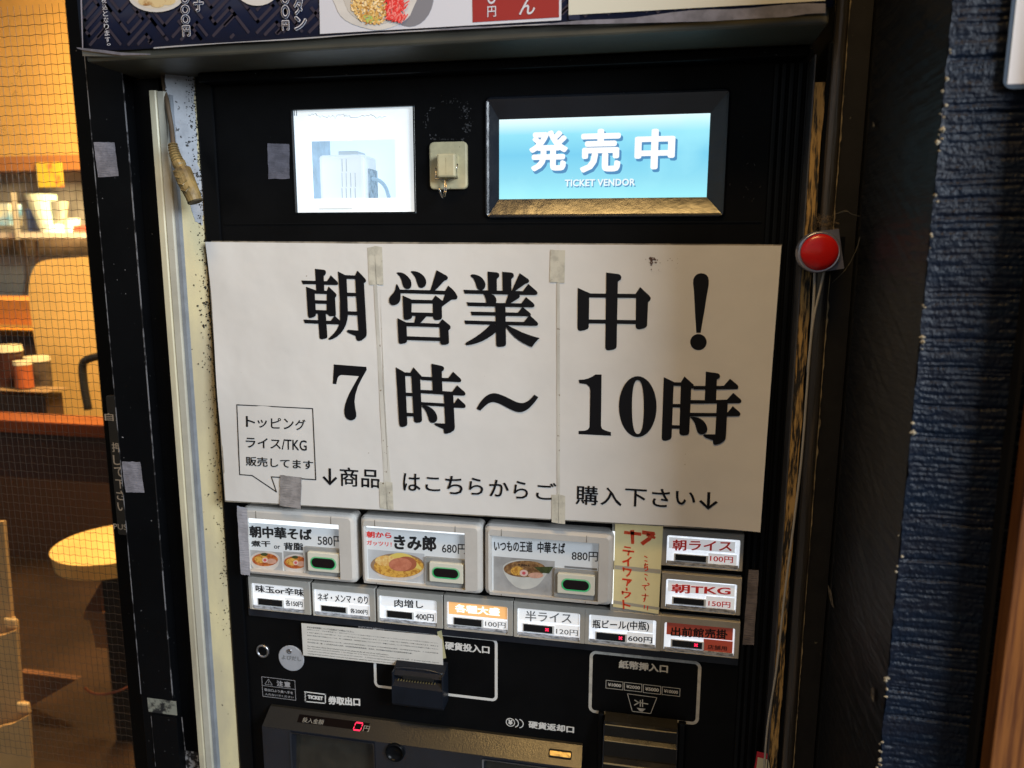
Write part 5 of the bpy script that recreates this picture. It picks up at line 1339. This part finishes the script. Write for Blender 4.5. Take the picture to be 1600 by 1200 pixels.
# dried smudges on the pane
random.seed(41); v2 = []; f2 = []
for (ax_, ay_, bx_, by_, n_) in ((34, 100, 24, 122, 60), (24, 140, 19, 155, 34), (9, 196, 3, 208, 20), (18, 130, 45, 140, 12), (160, 765, 140, 790, 22), (136, 707, 134, 712, 10)):
    for k in range(n_):
        t_ = random.random(); q_ = P(ax_ + (bx_ - ax_) * t_ + random.gauss(0, 2.2), ay_ + (by_ - ay_) * t_ + random.gauss(0, 2.0), DY + .0125); r_ = random.uniform(.0002, .0009); an = random.uniform(.6, 1.6); d_ = Vector((math.cos(an), 0, math.sin(an))); w_ = Vector((-d_.z, 0, d_.x)) * .3; o_ = len(v2)
        v2 += [q_ - d_ * r_, q_ + w_ * r_, q_ + d_ * r_, q_ - w_ * r_]; f2.append([o_, o_ + 1, o_ + 2, o_ + 3])
part("smudge_marks", v2, f2, mat("smudge_brown", (.10, .04, .01), .8), gp)['kind'] = 'stuff'
# push plate
ppy = DY - .006
x0 = P(158, 700, ppy).x
x0, x1, z0, z1 = (P(172, 700, ppy).x, pa + .02, P(190, 836, ppy).z, P(170, 618, ppy).z)
pp = prism("push_plate", rr(x0, x1, z0, z1, .003), ppy, DY - .0003, mat("push_plate_dark", (.035, .036, .036), .4, bump=.1, bscale=400), dr, bevel=.0012)
PL_ = mat("push_plate_grey_print", (.65, .62, .58), .5)
text("自動", (163, 645), (199, 659), ppy, PL_, pp, bold=.01)
for ch, cx, a_, b_ in (("押", 181, 691, 707), ("し", 183, 711, 727), ("て", 185, 729, 746), ("下", 187, 749, 764), ("さ", 188, 766, 782), ("い", 190, 785, 799)):
    text(ch, (cx - 7, a_), (cx + 9, b_), ppy, PL_, pp, bold=.01)
text("PUSH", (177, 818), (208, 829), ppy, PL_, pp)

# ------------------------------------------------------------------ room behind the glass
def rbox(name, tl, br, y, depth, m_, parent=None, bevel=.0):
    a_ = P(*tl, y); b_ = P(*br, y)
    return box(name, a_.x, b_.x, y, y + depth, b_.z, a_.z, m_, parent, bevel)


GREYW = mat("kitchen_grey", (.30, .28, .25), .6, mottle=.4, mscale=6); STEELW = mat("kitchen_steel", (.40, .38, .34), .35, metal=.4, mottle=.3, mscale=8)
tag(rbox("kitchen_wall", (-180, 252), (260, 380), 3.0, .05, GREYW), 'grey cluttered kitchen wall behind the shelf in the lit room', 'wall panel')
tag(rbox("upper_shelf", (-180, 249), (260, 262), 2.8, .12, mat("shelf_orange_brown", (.30, .12, .03), .5)), 'orange brown upper shelf edge under the bright wall', 'shelf')
tag(rbox("wall_poster", (56, 254), (98, 292), 2.78, .01, mat("poster_yellow", (.50, .36, .03), .5, mcol=(.55, .12, .03), mscale=9, mlow=.55, mhigh=.65)), 'small yellow poster under the upper shelf in the room', 'poster')
tag(rbox("kitchen_shelf", (-180, 364), (260, 372), 2.3, .25, mat("shelf_pale", (.55, .52, .46), .5)), 'pale kitchen shelf carrying tubs and white cups', 'shelf')
yb_ = 2.35
def tub(name, pxs, m_, label, cat, y=yb_):
    (xt0, yt0), (xt1, yt1) = pxs[0], pxs[1]; (xb0, yb0), (xb1, yb1) = pxs[2], pxs[3]
    a_, b_, c_, d_ = P(xt0, yt0, y), P(xt1, yt1, y), P(xb1, yb1, y), P(xb0, yb0, y)
    n = 16; vs = []; fs = []
    for (l, r) in ((a_, b_), (d_, c_)):
        cx = (l.x + r.x) / 2; rad = abs(r.x - l.x) / 2; z = (l.z + r.z) / 2
        for k in range(n): t_ = 6.28318 * k / n; vs.append(Vector((cx + rad * math.cos(t_), y + .05 + rad * .8 * math.sin(t_), z)))
    fs = [[k, (k + 1) % n, n + (k + 1) % n, n + k] for k in range(n)] + [list(range(n)), list(range(n, 2 * n))]
    return tag(part(name, vs, fs, m_), label, cat)


tub("green_tub", [(28, 303), (72, 303), (54, 363), (74, 363)], mat("pale_green_plastic", (.42, .60, .50), .4, mcol=(.62, .64, .58), mscale=10), 'pale green tapering tub standing on the kitchen shelf', 'tub')
tub("steel_strainer", [(68, 313), (92, 313), (77, 361), (89, 361)], mat("dull_steel", (.42, .42, .38), .35, metal=.5), 'dull steel container right of the green tub', 'container')
tub("blue_bag", [(28, 322), (44, 330), (33, 361), (50, 361)], mat("blue_bag", (.05, .09, .32), .5), 'dark blue bag leaning left of the green tub', 'bag', 2.45)
tub("white_cup", [(89, 341), (111, 341), (92, 363), (110, 363)], mat("white_cup", (.80, .78, .72), .4), 'white cup at the right end of the kitchen shelf', 'cup', 2.33)
tub("white_cup", [(60, 350), (86, 350), (56, 363), (88, 363)], MAT["white_cup"], 'low white bowl between the tubs on the shelf', 'bowl', 2.31)
tag(rbox("red_box", (110, 352), (140, 363), 2.36, .1, mat("red_brown_box", (.36, .08, .05), .6)), 'flat red brown box beside the white cup', 'box')
tag(rbox("blue_carton", (-6, 318), (16, 352), 2.4, .08, mat("carton_blue", (.16, .42, .75), .5, mcol=(.75, .72, .55), mscale=10)), 'light blue carton at the left end of the shelf', 'carton')
tag(rbox("thin_pole", (17, 300), (23, 374), 2.28, .03, mat("upright_grey", (.16, .15, .13), .5)), 'thin dark shelf upright left of the tubs', 'post')
tag(rbox("under_shelf_shade", (-180, 373), (260, 400), 2.6, .05, mat("under_shelf_brown", (.17, .125, .085), .6, mottle=.5, mscale=14)), 'brown panel painted for the shade under the kitchen shelf', 'wall panel')  # shade below the shelf, painted as a brown panel
tag(rbox("tiled_panel", (-180, 398), (260, 478), 2.55, .05, mat("pale_wall", (.25, .32, .38), .6, mottle=.2, mscale=5)), 'pale greyish kitchen wall below the shelf', 'wall panel')
for k, (a_, b_, c_) in enumerate((((34, 376), (44, 420), (38, 470)), ((57, 376), (60, 420), (56, 470)))):
    v_, f_ = tube(arc_pts([P(*a_, 2.5), P(*b_, 2.5), P(*c_, 2.5)], 6), .008, 8); tag(part("hanging_cable", v_, f_, mat("cable_dark", (.10, .09, .08), .5), None, True), ('left' if k == 0 else 'right') + ' one of two dark cables hanging below the kitchen shelf', 'cable', 'hanging kitchen cables')
ctr_ = thing("kitchen_counter", P(20, 690, 2.0), 'orange wooden kitchen counter with bright ledge and dark base behind the chair', 'counter')
rbox("counter_front", (-180, 466), (200, 512), 2.0, .3, mat("counter_orange", (.50, .21, .045), .45, mottle=.15, mscale=5), ctr_)
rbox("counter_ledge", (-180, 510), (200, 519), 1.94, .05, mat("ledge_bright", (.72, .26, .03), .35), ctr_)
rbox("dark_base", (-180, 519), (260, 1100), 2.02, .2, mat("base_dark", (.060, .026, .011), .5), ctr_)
# chair back
CB = mat("pale_yellow_chair", (.88, .55, .17), .5, mottle=.12, mscale=6)
chy = 1.15
ch = thing("dining_chair", P(120, 800, chy), 'high rounded pale yellow chair back with dark armrest behind the glass', 'chair')
op = smooth_closed([(45, 460), (50, 425), (66, 408), (110, 403), (190, 400), (240, 430), (250, 560), (230, 680), (150, 690), (78, 664), (64, 590), (52, 520)], 4)
a3 = [P(*q, chy) for q in op]; n = len(a3)
tr = tessellate_polygon([[Vector((p.x, p.z, 0)) for p in a3]])
part("backrest", a3 + [p + Vector((0, .05, 0)) for p in a3], [list(t_) for t_ in tr] + [[n + i for i in t_] for t_ in tr] + [[i, (i + 1) % n, n + (i + 1) % n, n + i] for i in range(n)], CB, ch)
v_, f_ = tube(arc_pts([P(138, 640, chy - .12), P(131, 600, chy - .12), P(129, 572, chy - .12), P(136, 562, chy - .12), P(160, 556, chy - .12), P(190, 556, chy - .12)], 6), .011, 10)
part("armrest", v_, f_, mat("armrest_black", (.012, .011, .010), .5), ch, True)
# condiments on a dark tray
TYy = .95
tag(rbox("condiment_tray", (-60, 608), (72, 613), TYy, .08, mat("tray_tan", (.35, .22, .10), .4)), 'thin tray carrying the condiment jars', 'tray')
tag(rbox("table_block", (-60, 613), (76, 668), TYy + .02, .06, mat("block_dark", (.06, .03, .015), .4)), 'dark wooden block under the condiment tray', 'block')
def jar(px0, px1, pyt, pyb, m_, lid, label, y):
    a_ = P(px0, pyb, y); b_ = P(px1, pyt, y); cx = (a_.x + b_.x) / 2; r = (b_.x - a_.x) / 2
    t_ = thing("condiment_jar", (cx, y + r, a_.z), label, 'jar', 'condiment jars on the tray')
    def cyl(nm, r0, r1, z0, z1, mm):
        n = 18; vs = [Vector((cx + (r0 if k < n else r1) * math.cos(6.28318 * k / n), y + r + (r0 if k < n else r1) * math.sin(6.28318 * k / n), z0 if k < n else z1)) for k in range(2 * n)]
        part(nm, vs, [[k, (k + 1) % n, n + (k + 1) % n, n + k] for k in range(n)] + [list(range(n)), list(range(n, 2 * n))], mm, t_, False)
    zl = a_.z + (b_.z - a_.z) * .86
    cyl("jar_body", r, r, a_.z, zl, m_); cyl("jar_lid", r * 1.03, r * .98, zl + .0003, b_.z, lid)
LIDP = mat("pale_lid", (.75, .66, .42), .4)
jar(17, 35, 566, 607, mat("jar_red_powder", (.45, .11, .03), .4, mottle=.3, mscale=20), LIDP, 'jar of red seasoning with pale lid on the tray', TYy + .01)
jar(31, 58, 560, 607, mat("jar_dark", (.09, .065, .045), .2, mottle=.6, mscale=30), LIDP, 'wide dark jar with pale lid nearest the chair', TYy + .06)
jar(-22, 9, 543, 607, mat("jar_brown", (.05, .018, .012), .2), LIDP, 'dark brown jar cut by the left edge of the photo', TYy + .03)
# nearer wooden table edge
tt = thing("wooden_table", P(60, 700, .62), 'reddish brown wooden table edge in front of the chair', 'table')
a_ = P(-60, 655, .62); b_ = P(240, 690, .62)
zt2 = P(60, 659, .62).z
box("table_top", -1.6, GX + .12, .62, .70, zt2 - .030, zt2, mat("table_top_orange", (.24, .055, .012), .32, mottle=.3, mscale=10, mstretch=(.3, 2, 1)), tt, bevel=.003)
box("table_apron", -1.6, GX + .10, .64, .66, zt2 - .14, zt2 - .031, mat("table_apron_dark", (.045, .016, .008), .5), tt)
# stool
st = thing("round_stool", P(150, 900, .9), 'round pale yellow stool seat low behind the glass', 'stool')
ys = .80; c0 = P(180, 848, ys + .16); rx = c0.x - P(104, 850, ys + .16).x; ztop = c0.z + .0
n = 40
def seat(z0, z1, r0, r1): return [Vector((c0.x + (r0 if k < n else r1) * math.cos(6.28318 * k / n), ys + .16 + (r0 if k < n else r1) * math.sin(6.28318 * k / n), z0 if k < n else z1)) for k in range(2 * n)]
part("seat", seat(ztop - .045, ztop, rx * .95, rx), [[k, (k + 1) % n, n + (k + 1) % n, n + k] for k in range(n)] + [list(range(n)), list(range(n, 2 * n))], mat("stool_yellow", (.85, .58, .2), .4, mottle=.15, mscale=10), st)
box("column", c0.x - .03, c0.x + .03, ys + .13, ys + .19, 0, ztop - .046, mat("stool_dark", (.008, .005, .003), .5), st)
# bracket shaped chair leg seen low down
lg = P(140, 960, 1.0)
cl_ = thing("small_stand", P(158, 1013, 1.0), 'small tan wooden stand with triangular brace low behind the glass', 'stand')
TAN = mat("tan_wood", (.28, .13, .045), .5)
def rpoly(name, pts, y, dp, m_, par):
    q3 = [P(*q, y) for q in pts]; n = len(q3); tr = tessellate_polygon([[Vector((p.x, p.z, 0)) for p in q3]])
    return part(name, q3 + [p + Vector((0, dp, 0)) for p in q3], [list(t_) for t_ in tr] + [[n + i for i in t_] for t_ in tr] + [[i, (i + 1) % n, n + (i + 1) % n, n + i] for i in range(n)], m_, par)
rpoly("leg", [(139, 966), (163, 960), (168, 1013), (150, 1012)], 1.0, .04, TAN, cl_)
rpoly("brace", [(157, 911), (160, 958), (131, 968), (131, 956)], 1.001, .02, mat("tan_wood_dark", (.15, .055, .018), .5), cl_)
rpoly("seat_edge", [(131, 956), (163, 958), (164, 968), (132, 969)], .995, .05, TAN, cl_)
# stepped pale posts at the lower left
PB = mat("pale_wood_posts", (.52, .32, .13), .5, mottle=.15, mscale=8)
for k, (pts, lab) in enumerate(([[(-40, 815), (5, 815), (18, 965), (25, 972), (26, 985), (2, 1000), (-40, 1000)], 'pale wooden chair back cut by the left edge, upper'],
                                [[(-40, 1000), (6, 992), (25, 985), (33, 1098), (42, 1100), (45, 1115), (20, 1130), (-40, 1140)], 'pale wooden chair back cut by the left edge, middle'],
                                [[(-40, 1145), (20, 1131), (44, 1118), (52, 1260), (-40, 1260)], 'pale wooden chair back cut by the left edge, lowest'])):
    wc_ = thing("wooden_chair", P(10, pts[-1][1], .55 - .05 * k), lab, 'chair', 'pale chair backs at the lower left')
    rpoly("backrest", pts, .55 - .05 * k, .008, PB, wc_)
    if k < 2:
        x0_, y0_, x1_, y1_ = ((4, 966, 25, 984), (24, 1098, 44, 1116))[k]
        rbox("cap", (x0_, y0_), (x1_, y1_), .54 - .05 * k, .009, mat("cap_bright", (.66, .45, .20), .4), wc_, .004)
tag(rpoly("floor_mat", [(30, 1050), (120, 1062), (80, 1085), (48, 1104), (32, 1100)], 1.0, .02, mat("mat_brown", (.15, .06, .02), .6), None), 'brown board lying low behind the pale chair backs', 'board')
tag(part("hanging_rope", *tube(arc_pts([P(132, 1074, .9), P(142, 1082, .9), P(160, 1085, .9), P(185, 1080, .9), P(203, 1072, .9)], 6), .0035, 8), mat("rope_red_brown", (.25, .07, .03), .6), None, True), 'reddish rope loop low down near the door edge', 'rope')

# ------------------------------------------------------------------ right side
def vx(px, y, py=300): return P(px, py, y).x


ZR1 = ZC + .30
wsy = -.030
ws = thing("wooden_trim", (vx(1272, wsy), wsy, 0), 'peeling dark painted wooden trim with bare wood right of the machine', 'trim')
x0, x1 = vx(1261.5, wsy), vx(1282, wsy)
# slightly irregular worn face
n = 90; vs = []; fs = []
for i in range(n + 1):
    z = ZC - .62 + (.62 + .155) * i / n
    e0 = noise.noise(Vector((0, 3.3, z * 60))) * .0007; e1 = noise.noise(Vector((7, 1.3, z * 45))) * .0011
    vs += [Vector((x0 + e0, wsy, z)), Vector((x1 + e1 - .0026, wsy, z)), Vector((x0 + e0, wsy + .03, z)), Vector((x1 + e1 - .0026, wsy + .03, z))]
for i in range(n):
    a_ = 4 * i; fs += [[a_, a_ + 1, a_ + 5, a_ + 4], [a_ + 1, a_ + 3, a_ + 7, a_ + 5], [a_ + 2, a_, a_ + 4, a_ + 6]]
part("worn_board", vs, fs, WOODO, ws)
box("metal_edge", x0 - .0016, x0 - .0004, wsy - .0012, wsy + .028, ZC - .8, hz0 - .012, mat("dull_edge_metal", (.13, .13, .14), .4, metal=.5, mottle=.3, mscale=40), ws)
x2 = vx(1286.5, wsy)
box("dark_board", x1 - .001, x2, wsy + .004, .03, ZC - .8, hz0 - .001, BLK2, ws)
box("dark_board", XR + .0008, x0 - .002, .002, .03, ZC - .8, hz0 - .001, BLK2, ws)

cyy = -.040
cn = thing("wrapped_conduit", (vx(1298, cyy), cyy, 0), 'shiny tape wrapped conduit running down right of the wooden trim', 'conduit')
cxm = vx(1298.5, cyy); cr_ = (vx(1309, cyy) - vx(1288, cyy)) / 2
vs = []; fs = []; n = 110; m_ = 14
for i in range(n + 1):
    z = ZC - .70 + (.70 + .32) * i / n
    for k in range(m_ + 1):
        t_ = math.pi * (1 - k / m_); rr_ = cr_ * (1 + .09 * noise.noise(Vector((k * .8, 0, z * 9))) + .05 * noise.noise(Vector((k * 2., 5, z * 40))))
        vs.append(Vector((cxm + rr_ * math.cos(t_), cyy + .012 - rr_ * .9 * math.sin(t_), z)))
for i in range(n):
    for k in range(m_): a_ = i * (m_ + 1) + k; fs.append([a_, a_ + 1, a_ + m_ + 2, a_ + m_ + 1])
part("conduit_wrap", vs, fs, WRAP, cn, True)
# torn pale edge of the wrap
vs = []; fs = []; n = 260
xe = vx(1310.5, cyy)
for i in range(n + 1):
    z = ZC - .66 + (.66 + .30) * i / n
    a_ = abs(noise.noise(Vector((2, 2, z * 70)))) * .0022 + abs(noise.noise(Vector((2, 7, z * 300)))) * .0012
    vs += [Vector((xe - .0006, cyy + .010, z)), Vector((xe + a_ - .0003, cyy + .010, z))]
for i in range(n): fs.append([2 * i, 2 * i + 1, 2 * i + 3, 2 * i + 2])
part("torn_edge", vs, fs, mat("torn_tan", (.30, .24, .14), .6, mcol=(.03, .025, .02), mscale=60), cn)
X1 = vx(1348, -.038)
tag(box("frame_board", xe + .0006, X1 - .0006, -.026, .03, 0, ZC + .8, mat("satin_black_frame", (.012, .011, .010), .5, spec=.3, mottle=.4, mscale=30, speck=.29, speckcol=(.10, .09, .06), speckscale=150)), 'flat black frame board between conduit and textured wall', 'board')

# textured return wall + blue wall
d = CR[0] * ((1461 - 800) / F) - CR[1] * ((290 - 600) / F) + CR[2]
Y2 = X1 / (d.x / d.y) - D
wl = thing("textured_wall", (X1 + .1, Y2 + .1, 0), 'dark wall with combed plaster, blue sheen coloured into its front face', 'wall')
n1, n2 = 90, 420; vs = []; fs = []
for j in range(n2 + 1):
    z = ZC - .62 + .98 * j / n2
    for i in range(n1 + 1):
        y = -.038 + (Y2 + .002 + .038) * i / n1
        q = Vector((y * 22, z * 13 + y * 14, 1)); h = noise.fractal(Vector((y * 10, (z - y * .5) * 150, 2)), 1, 2, 3) * .0010 + noise.noise(q) * .0012
        vs.append(Vector((X1 + h * (1 - (i / n1) ** 6), y, z)))
for j in range(n2):
    for i in range(n1): a_ = j * (n1 + 1) + i; fs.append([a_, a_ + 1, a_ + n1 + 2, a_ + n1 + 1])
part("return_face", vs, fs, PLASW, wl, True)
BLUE = mat("blue_sheen_plaster", (.0036, .0085, .020), .42, spec=.22, bump=.7, bscale=300, bstretch=(1.3, 1, 1.0), bdist=.0020, detail=2, mcol=(.006, .008, .016), mscale=26, mstretch=(.7, 1, 3.0), mlow=.4, mhigh=.62)  # blue sheen of the sky put into the base colour
n1, n2 = 110, 980; vs = []; fs = []; BW = .16
random.seed(77); grooves = []; z = ZC - .51
while z < ZC + .25:
    grooves.append((z, random.choice([.0008, .0011, .0016, .0030]), random.uniform(.0007, .0014))); z += random.choice([.0028, .0034, .004, .005, .0075])
gi = 0
for j in range(n2 + 1):
    z = ZC - .50 + .74 * j / n2
    er = (noise.noise(Vector((0, 0, z * 55))) * .0013 + noise.noise(Vector((0, 9, z * 190))) * .0008)
    while gi < len(grooves) - 2 and grooves[gi + 1][0] < z - .004: gi += 1
    for i in range(n1 + 1):
        u_ = i / n1; x = X1 + er * (1 - u_) ** 8 + BW * u_
        zz_ = z + noise.noise(Vector((x * 30, z * 12, 2))) * .0011
        h = 0
        for g_ in grooves[gi:gi + 5]:
            q_ = (zz_ - g_[0]) / g_[2]; h -= g_[1] * math.exp(-q_ * q_) * (.55 + .8 * noise.noise(Vector((x * 25, g_[0] * 900, 5))))
        h += noise.noise(Vector((x * 110, z * 330, 1))) * .0007 + noise.noise(Vector((x * 14, z * 16, 8))) * .0014
        if i == 0: h = .0
        vs.append(Vector((x, Y2 - h * min(1, u_ * 25), z)))
for j in range(n2):
    for i in range(n1): a_ = j * (n1 + 1) + i; fs.append([a_, a_ + 1, a_ + n1 + 2, a_ + n1 + 1])
part("front_face", vs, fs, BLUE, wl, True)
box("wall_core", X1 + .004, X1 + .9, Y2 + .006, .4, 0, ZC + .9, mat("wall_core_dark", (.03, .035, .05), .7), wl)
# chipped filler along the arris
cvs = []; cfs = []; random.seed(14)
for i in range(150):
    z = ZC - .48 + .70 * random.random() ** .9; nn_ = noise.noise(Vector((0, 4, z * 30)))
    if nn_ < .02: continue
    r = random.uniform(.0005, .0016) * (1.4 if nn_ > .25 else 1); c = Vector((X1 + random.uniform(-.0022, .0018), Y2 - random.uniform(0, .0022), z)); o = len(cvs)
    for v in ((1, 0, 0), (-1, 0, 0), (0, 1, 0), (0, -1, 0), (0, 0, 1), (0, 0, -1)): cvs.append(c + Vector(v) * r * random.uniform(.5, 1.4))
    cfs += [[o + a_, o + b_, o + c_] for a_ in (0, 1) for b_ in (2, 3) for c_ in (4, 5)]
part("edge_chips", cvs, cfs, CHIP, wl)['kind'] = 'stuff'
# scraped marks on the return face
for pts in (((1293, 912), (1299, 925), (1303, 950), (1299, 945), (1295, 930)), ((1361, 1075), (1366, 1075), (1365, 1098), (1361, 1090)), ((1364, 189), (1367, 196), (1365, 200), (1363, 197))):
    q3 = []
    for q in pts:
        dd = CR[0] * ((q[0] - 800) / F) - CR[1] * ((q[1] - 600) / F) + CR[2]; t_ = (X1 - .0020) / dd.x; q3.append(Vector((X1 - .0020, t_ * dd.y - D, t_ * dd.z + ZC)))
    part("scrape", q3, [list(range(len(q3)))], mat("scrape_tan", (.20, .15, .09), .7, mcol=(.03, .03, .03), mscale=200), wl)
# notice in a laminate sleeve
nt_ = thing("wall_notice", P(1600, 130, Y2 - .004), 'white laminated notice with rounded corner at the top of the blue wall', 'notice')
x0, _, z0, _z = rect((1574, 20), (1700, 137), Y2 - .005); x0 = P(1570.5, 100, Y2 - .005).x; z0 = P(1585, 139, Y2 - .005).z
prism("laminate_sleeve", rr(x0, x0 + .21, z0, z0 + .297, .006), Y2 - .0050, Y2 - .0042, mat("clear_sleeve_blue", (.07, .10, .15), .2, spec=.7), nt_)
x1_ = P(1577.5, 100, Y2 - .0055).x; z1_ = P(1590, 131, Y2 - .0055).z
part("paper", [(x1_, Y2 - .0054, z1_), (x0 + .2, Y2 - .0054, z1_), (x0 + .2, Y2 - .0054, z0 + .29), (x1_, Y2 - .0054, z0 + .29)], [[0, 1, 2, 3]], mat("notice_white", (.78, .78, .82), .4), nt_)
# black strip painted for the shadow band, and varnished wooden post
wy_ = Y2 - .03
xw = P(1572, 1000, wy_).x
tag(box("wooden_post", xw, xw + .2, wy_, wy_ + .016, 0, ZC + .8, WOOD, None, .001), 'varnished brown wooden post at the lower right edge', 'post')
xd = P(1563, 800, Y2 - .008).x
tag(box("shadow_strip", xd, xw - .0008, Y2 - .010, Y2 + .02, 0, ZC + .8, mat("shadow_strip_black", (.010, .010, .011), .8, spec=.1)), 'black strip painted for the shadow between blue wall and wooden post', 'strip')

# red button on its metal bracket
ry = -.060
rb_ = thing("red_button", P(1280, 425, ry), 'round red push button on a grey metal bracket beside the sign', 'button')
c = P(1279.5, 394, ry)
R_ = .0188
pts = []
for k in range(19):
    t_ = math.radians(100 + 165 * k / 18); pts.append((c.x + R_ * math.cos(t_), c.z + R_ * math.sin(t_)))
tr1 = P(1310.5, 357.5, ry); tr2 = P(1319, 419.5, ry)
pts += [(tr2.x, tr2.z), (tr1.x, tr1.z)]
vs, fs = prismd(pts, ry, ry + .010); part("metal_bracket", vs, fs, MAGP, rb_)
lathe("bezel_ring", c, [(R_ - .0003, ry - .0003), (R_ - .0006, ry - .0035), (R_ - .0018, ry - .0042), (R_ - .0026, ry - .003)], mat("bracket_ring", (.42, .42, .50), .3, metal=.8), rb_, 40)
lathe("red_dome", c, [(.0166, ry - .002), (.0164, ry - .0036), (.0154, ry - .0050), (.0126, ry - .0064), (.0085, ry - .0074), (.0043, ry - .0079), (.0001, ry - .0081)], REDDOME, rb_, 40)
box("mount_block", c.x - .012, c.x + .024, ry + .0102, -.0305, c.z - .014, c.z + .014, BLK2, rb_)
# pale cord hanging below
cp = arc_pts([P(1288, 424, -.058), P(1282, 450, -.056), P(1271, 500, -.055), P(1264.5, 560, -.054), P(1260, 620, -.053), P(1252, 720, -.052), P(1240, 820, -.052), P(1226, 930, -.052), P(1214, 1040, -.052), P(1200, 1130, -.052), P(1194, 1200, -.052), P(1190, 1260, -.052)], 6)
v_, f_ = tube(cp, .0011, 8); tag(part("pale_cord", v_, f_, WIREW, None, True), 'thin pale cord hanging below the red button', 'cord')
v_, f_ = tube(arc_pts([P(1273, 424, -.056), P(1272, 460, -.055), P(1268, 520, -.054), P(1262, 580, -.053)], 6), .0012, 8); tag(part("second_cord", v_, f_, WIREW, None, True), 'short pale cord joining the hanging cord left below the red button', 'cord')
# dust fluff above the button
random.seed(31); L_ = []
for i in range(90):
    p0 = P(random.gauss(1290, 8), random.gauss(350, 7), random.uniform(-.056, -.046)); pp_ = [p0]
    for k in range(4): pp_.append(pp_[-1] + Vector((random.gauss(0, .0014), random.gauss(0, .0008), random.gauss(0, .0014))))
    L_.append(tube(pp_, .00016, 3))
v_, f_ = merge(L_); tag(part("dust_fluff", v_, f_, DUST), 'brown dust fluff caught above the red button', 'dust', kind='stuff')
L_ = []
for pts in (((1312, 332), (1322, 329), (1330, 334), (1344, 338)), ((1344, 370), (1338, 390), (1322, 420), (1300, 442)), ((1306, 334), (1318, 331), (1326, 330))):
    L_.append(tube(arc_pts([P(*q, -.045) for q in pts], 5), .00022, 4))
v_, f_ = merge(L_); tag(part("cobweb", v_, f_, mat("cobweb_grey", (.14, .13, .11), .7)), 'thin cobweb threads around the red button', 'cobweb', kind='stuff')
# red and white tag at the lower right
tgt = thing("red_white_tag", P(1190, 1200, -.03), 'small red and white tag at the bottom right of the machine', 'tag')
x0, x1, z0, z1 = rect((1178, 1163), (1209, 1230), -.03)
part("red_back", [P(*q, -.030) for q in ((1183, 1174), (1202, 1178), (1208, 1230), (1174, 1230))] + [P(*q, -.028) for q in ((1183, 1174), (1202, 1178), (1208, 1230), (1174, 1230))], [[0, 1, 2, 3], [7, 6, 5, 4], [0, 4, 5, 1], [1, 5, 6, 2], [2, 6, 7, 3], [3, 7, 4, 0]], mat("tag_red", (.50, .02, .04), .4), tgt)
part("white_face", [P(*q, -.0308) for q in ((1184, 1183), (1201, 1187), (1207, 1230), (1178, 1230))], [[0, 1, 2, 3]], mat("tag_cream", (.62, .58, .42), .4), tgt)
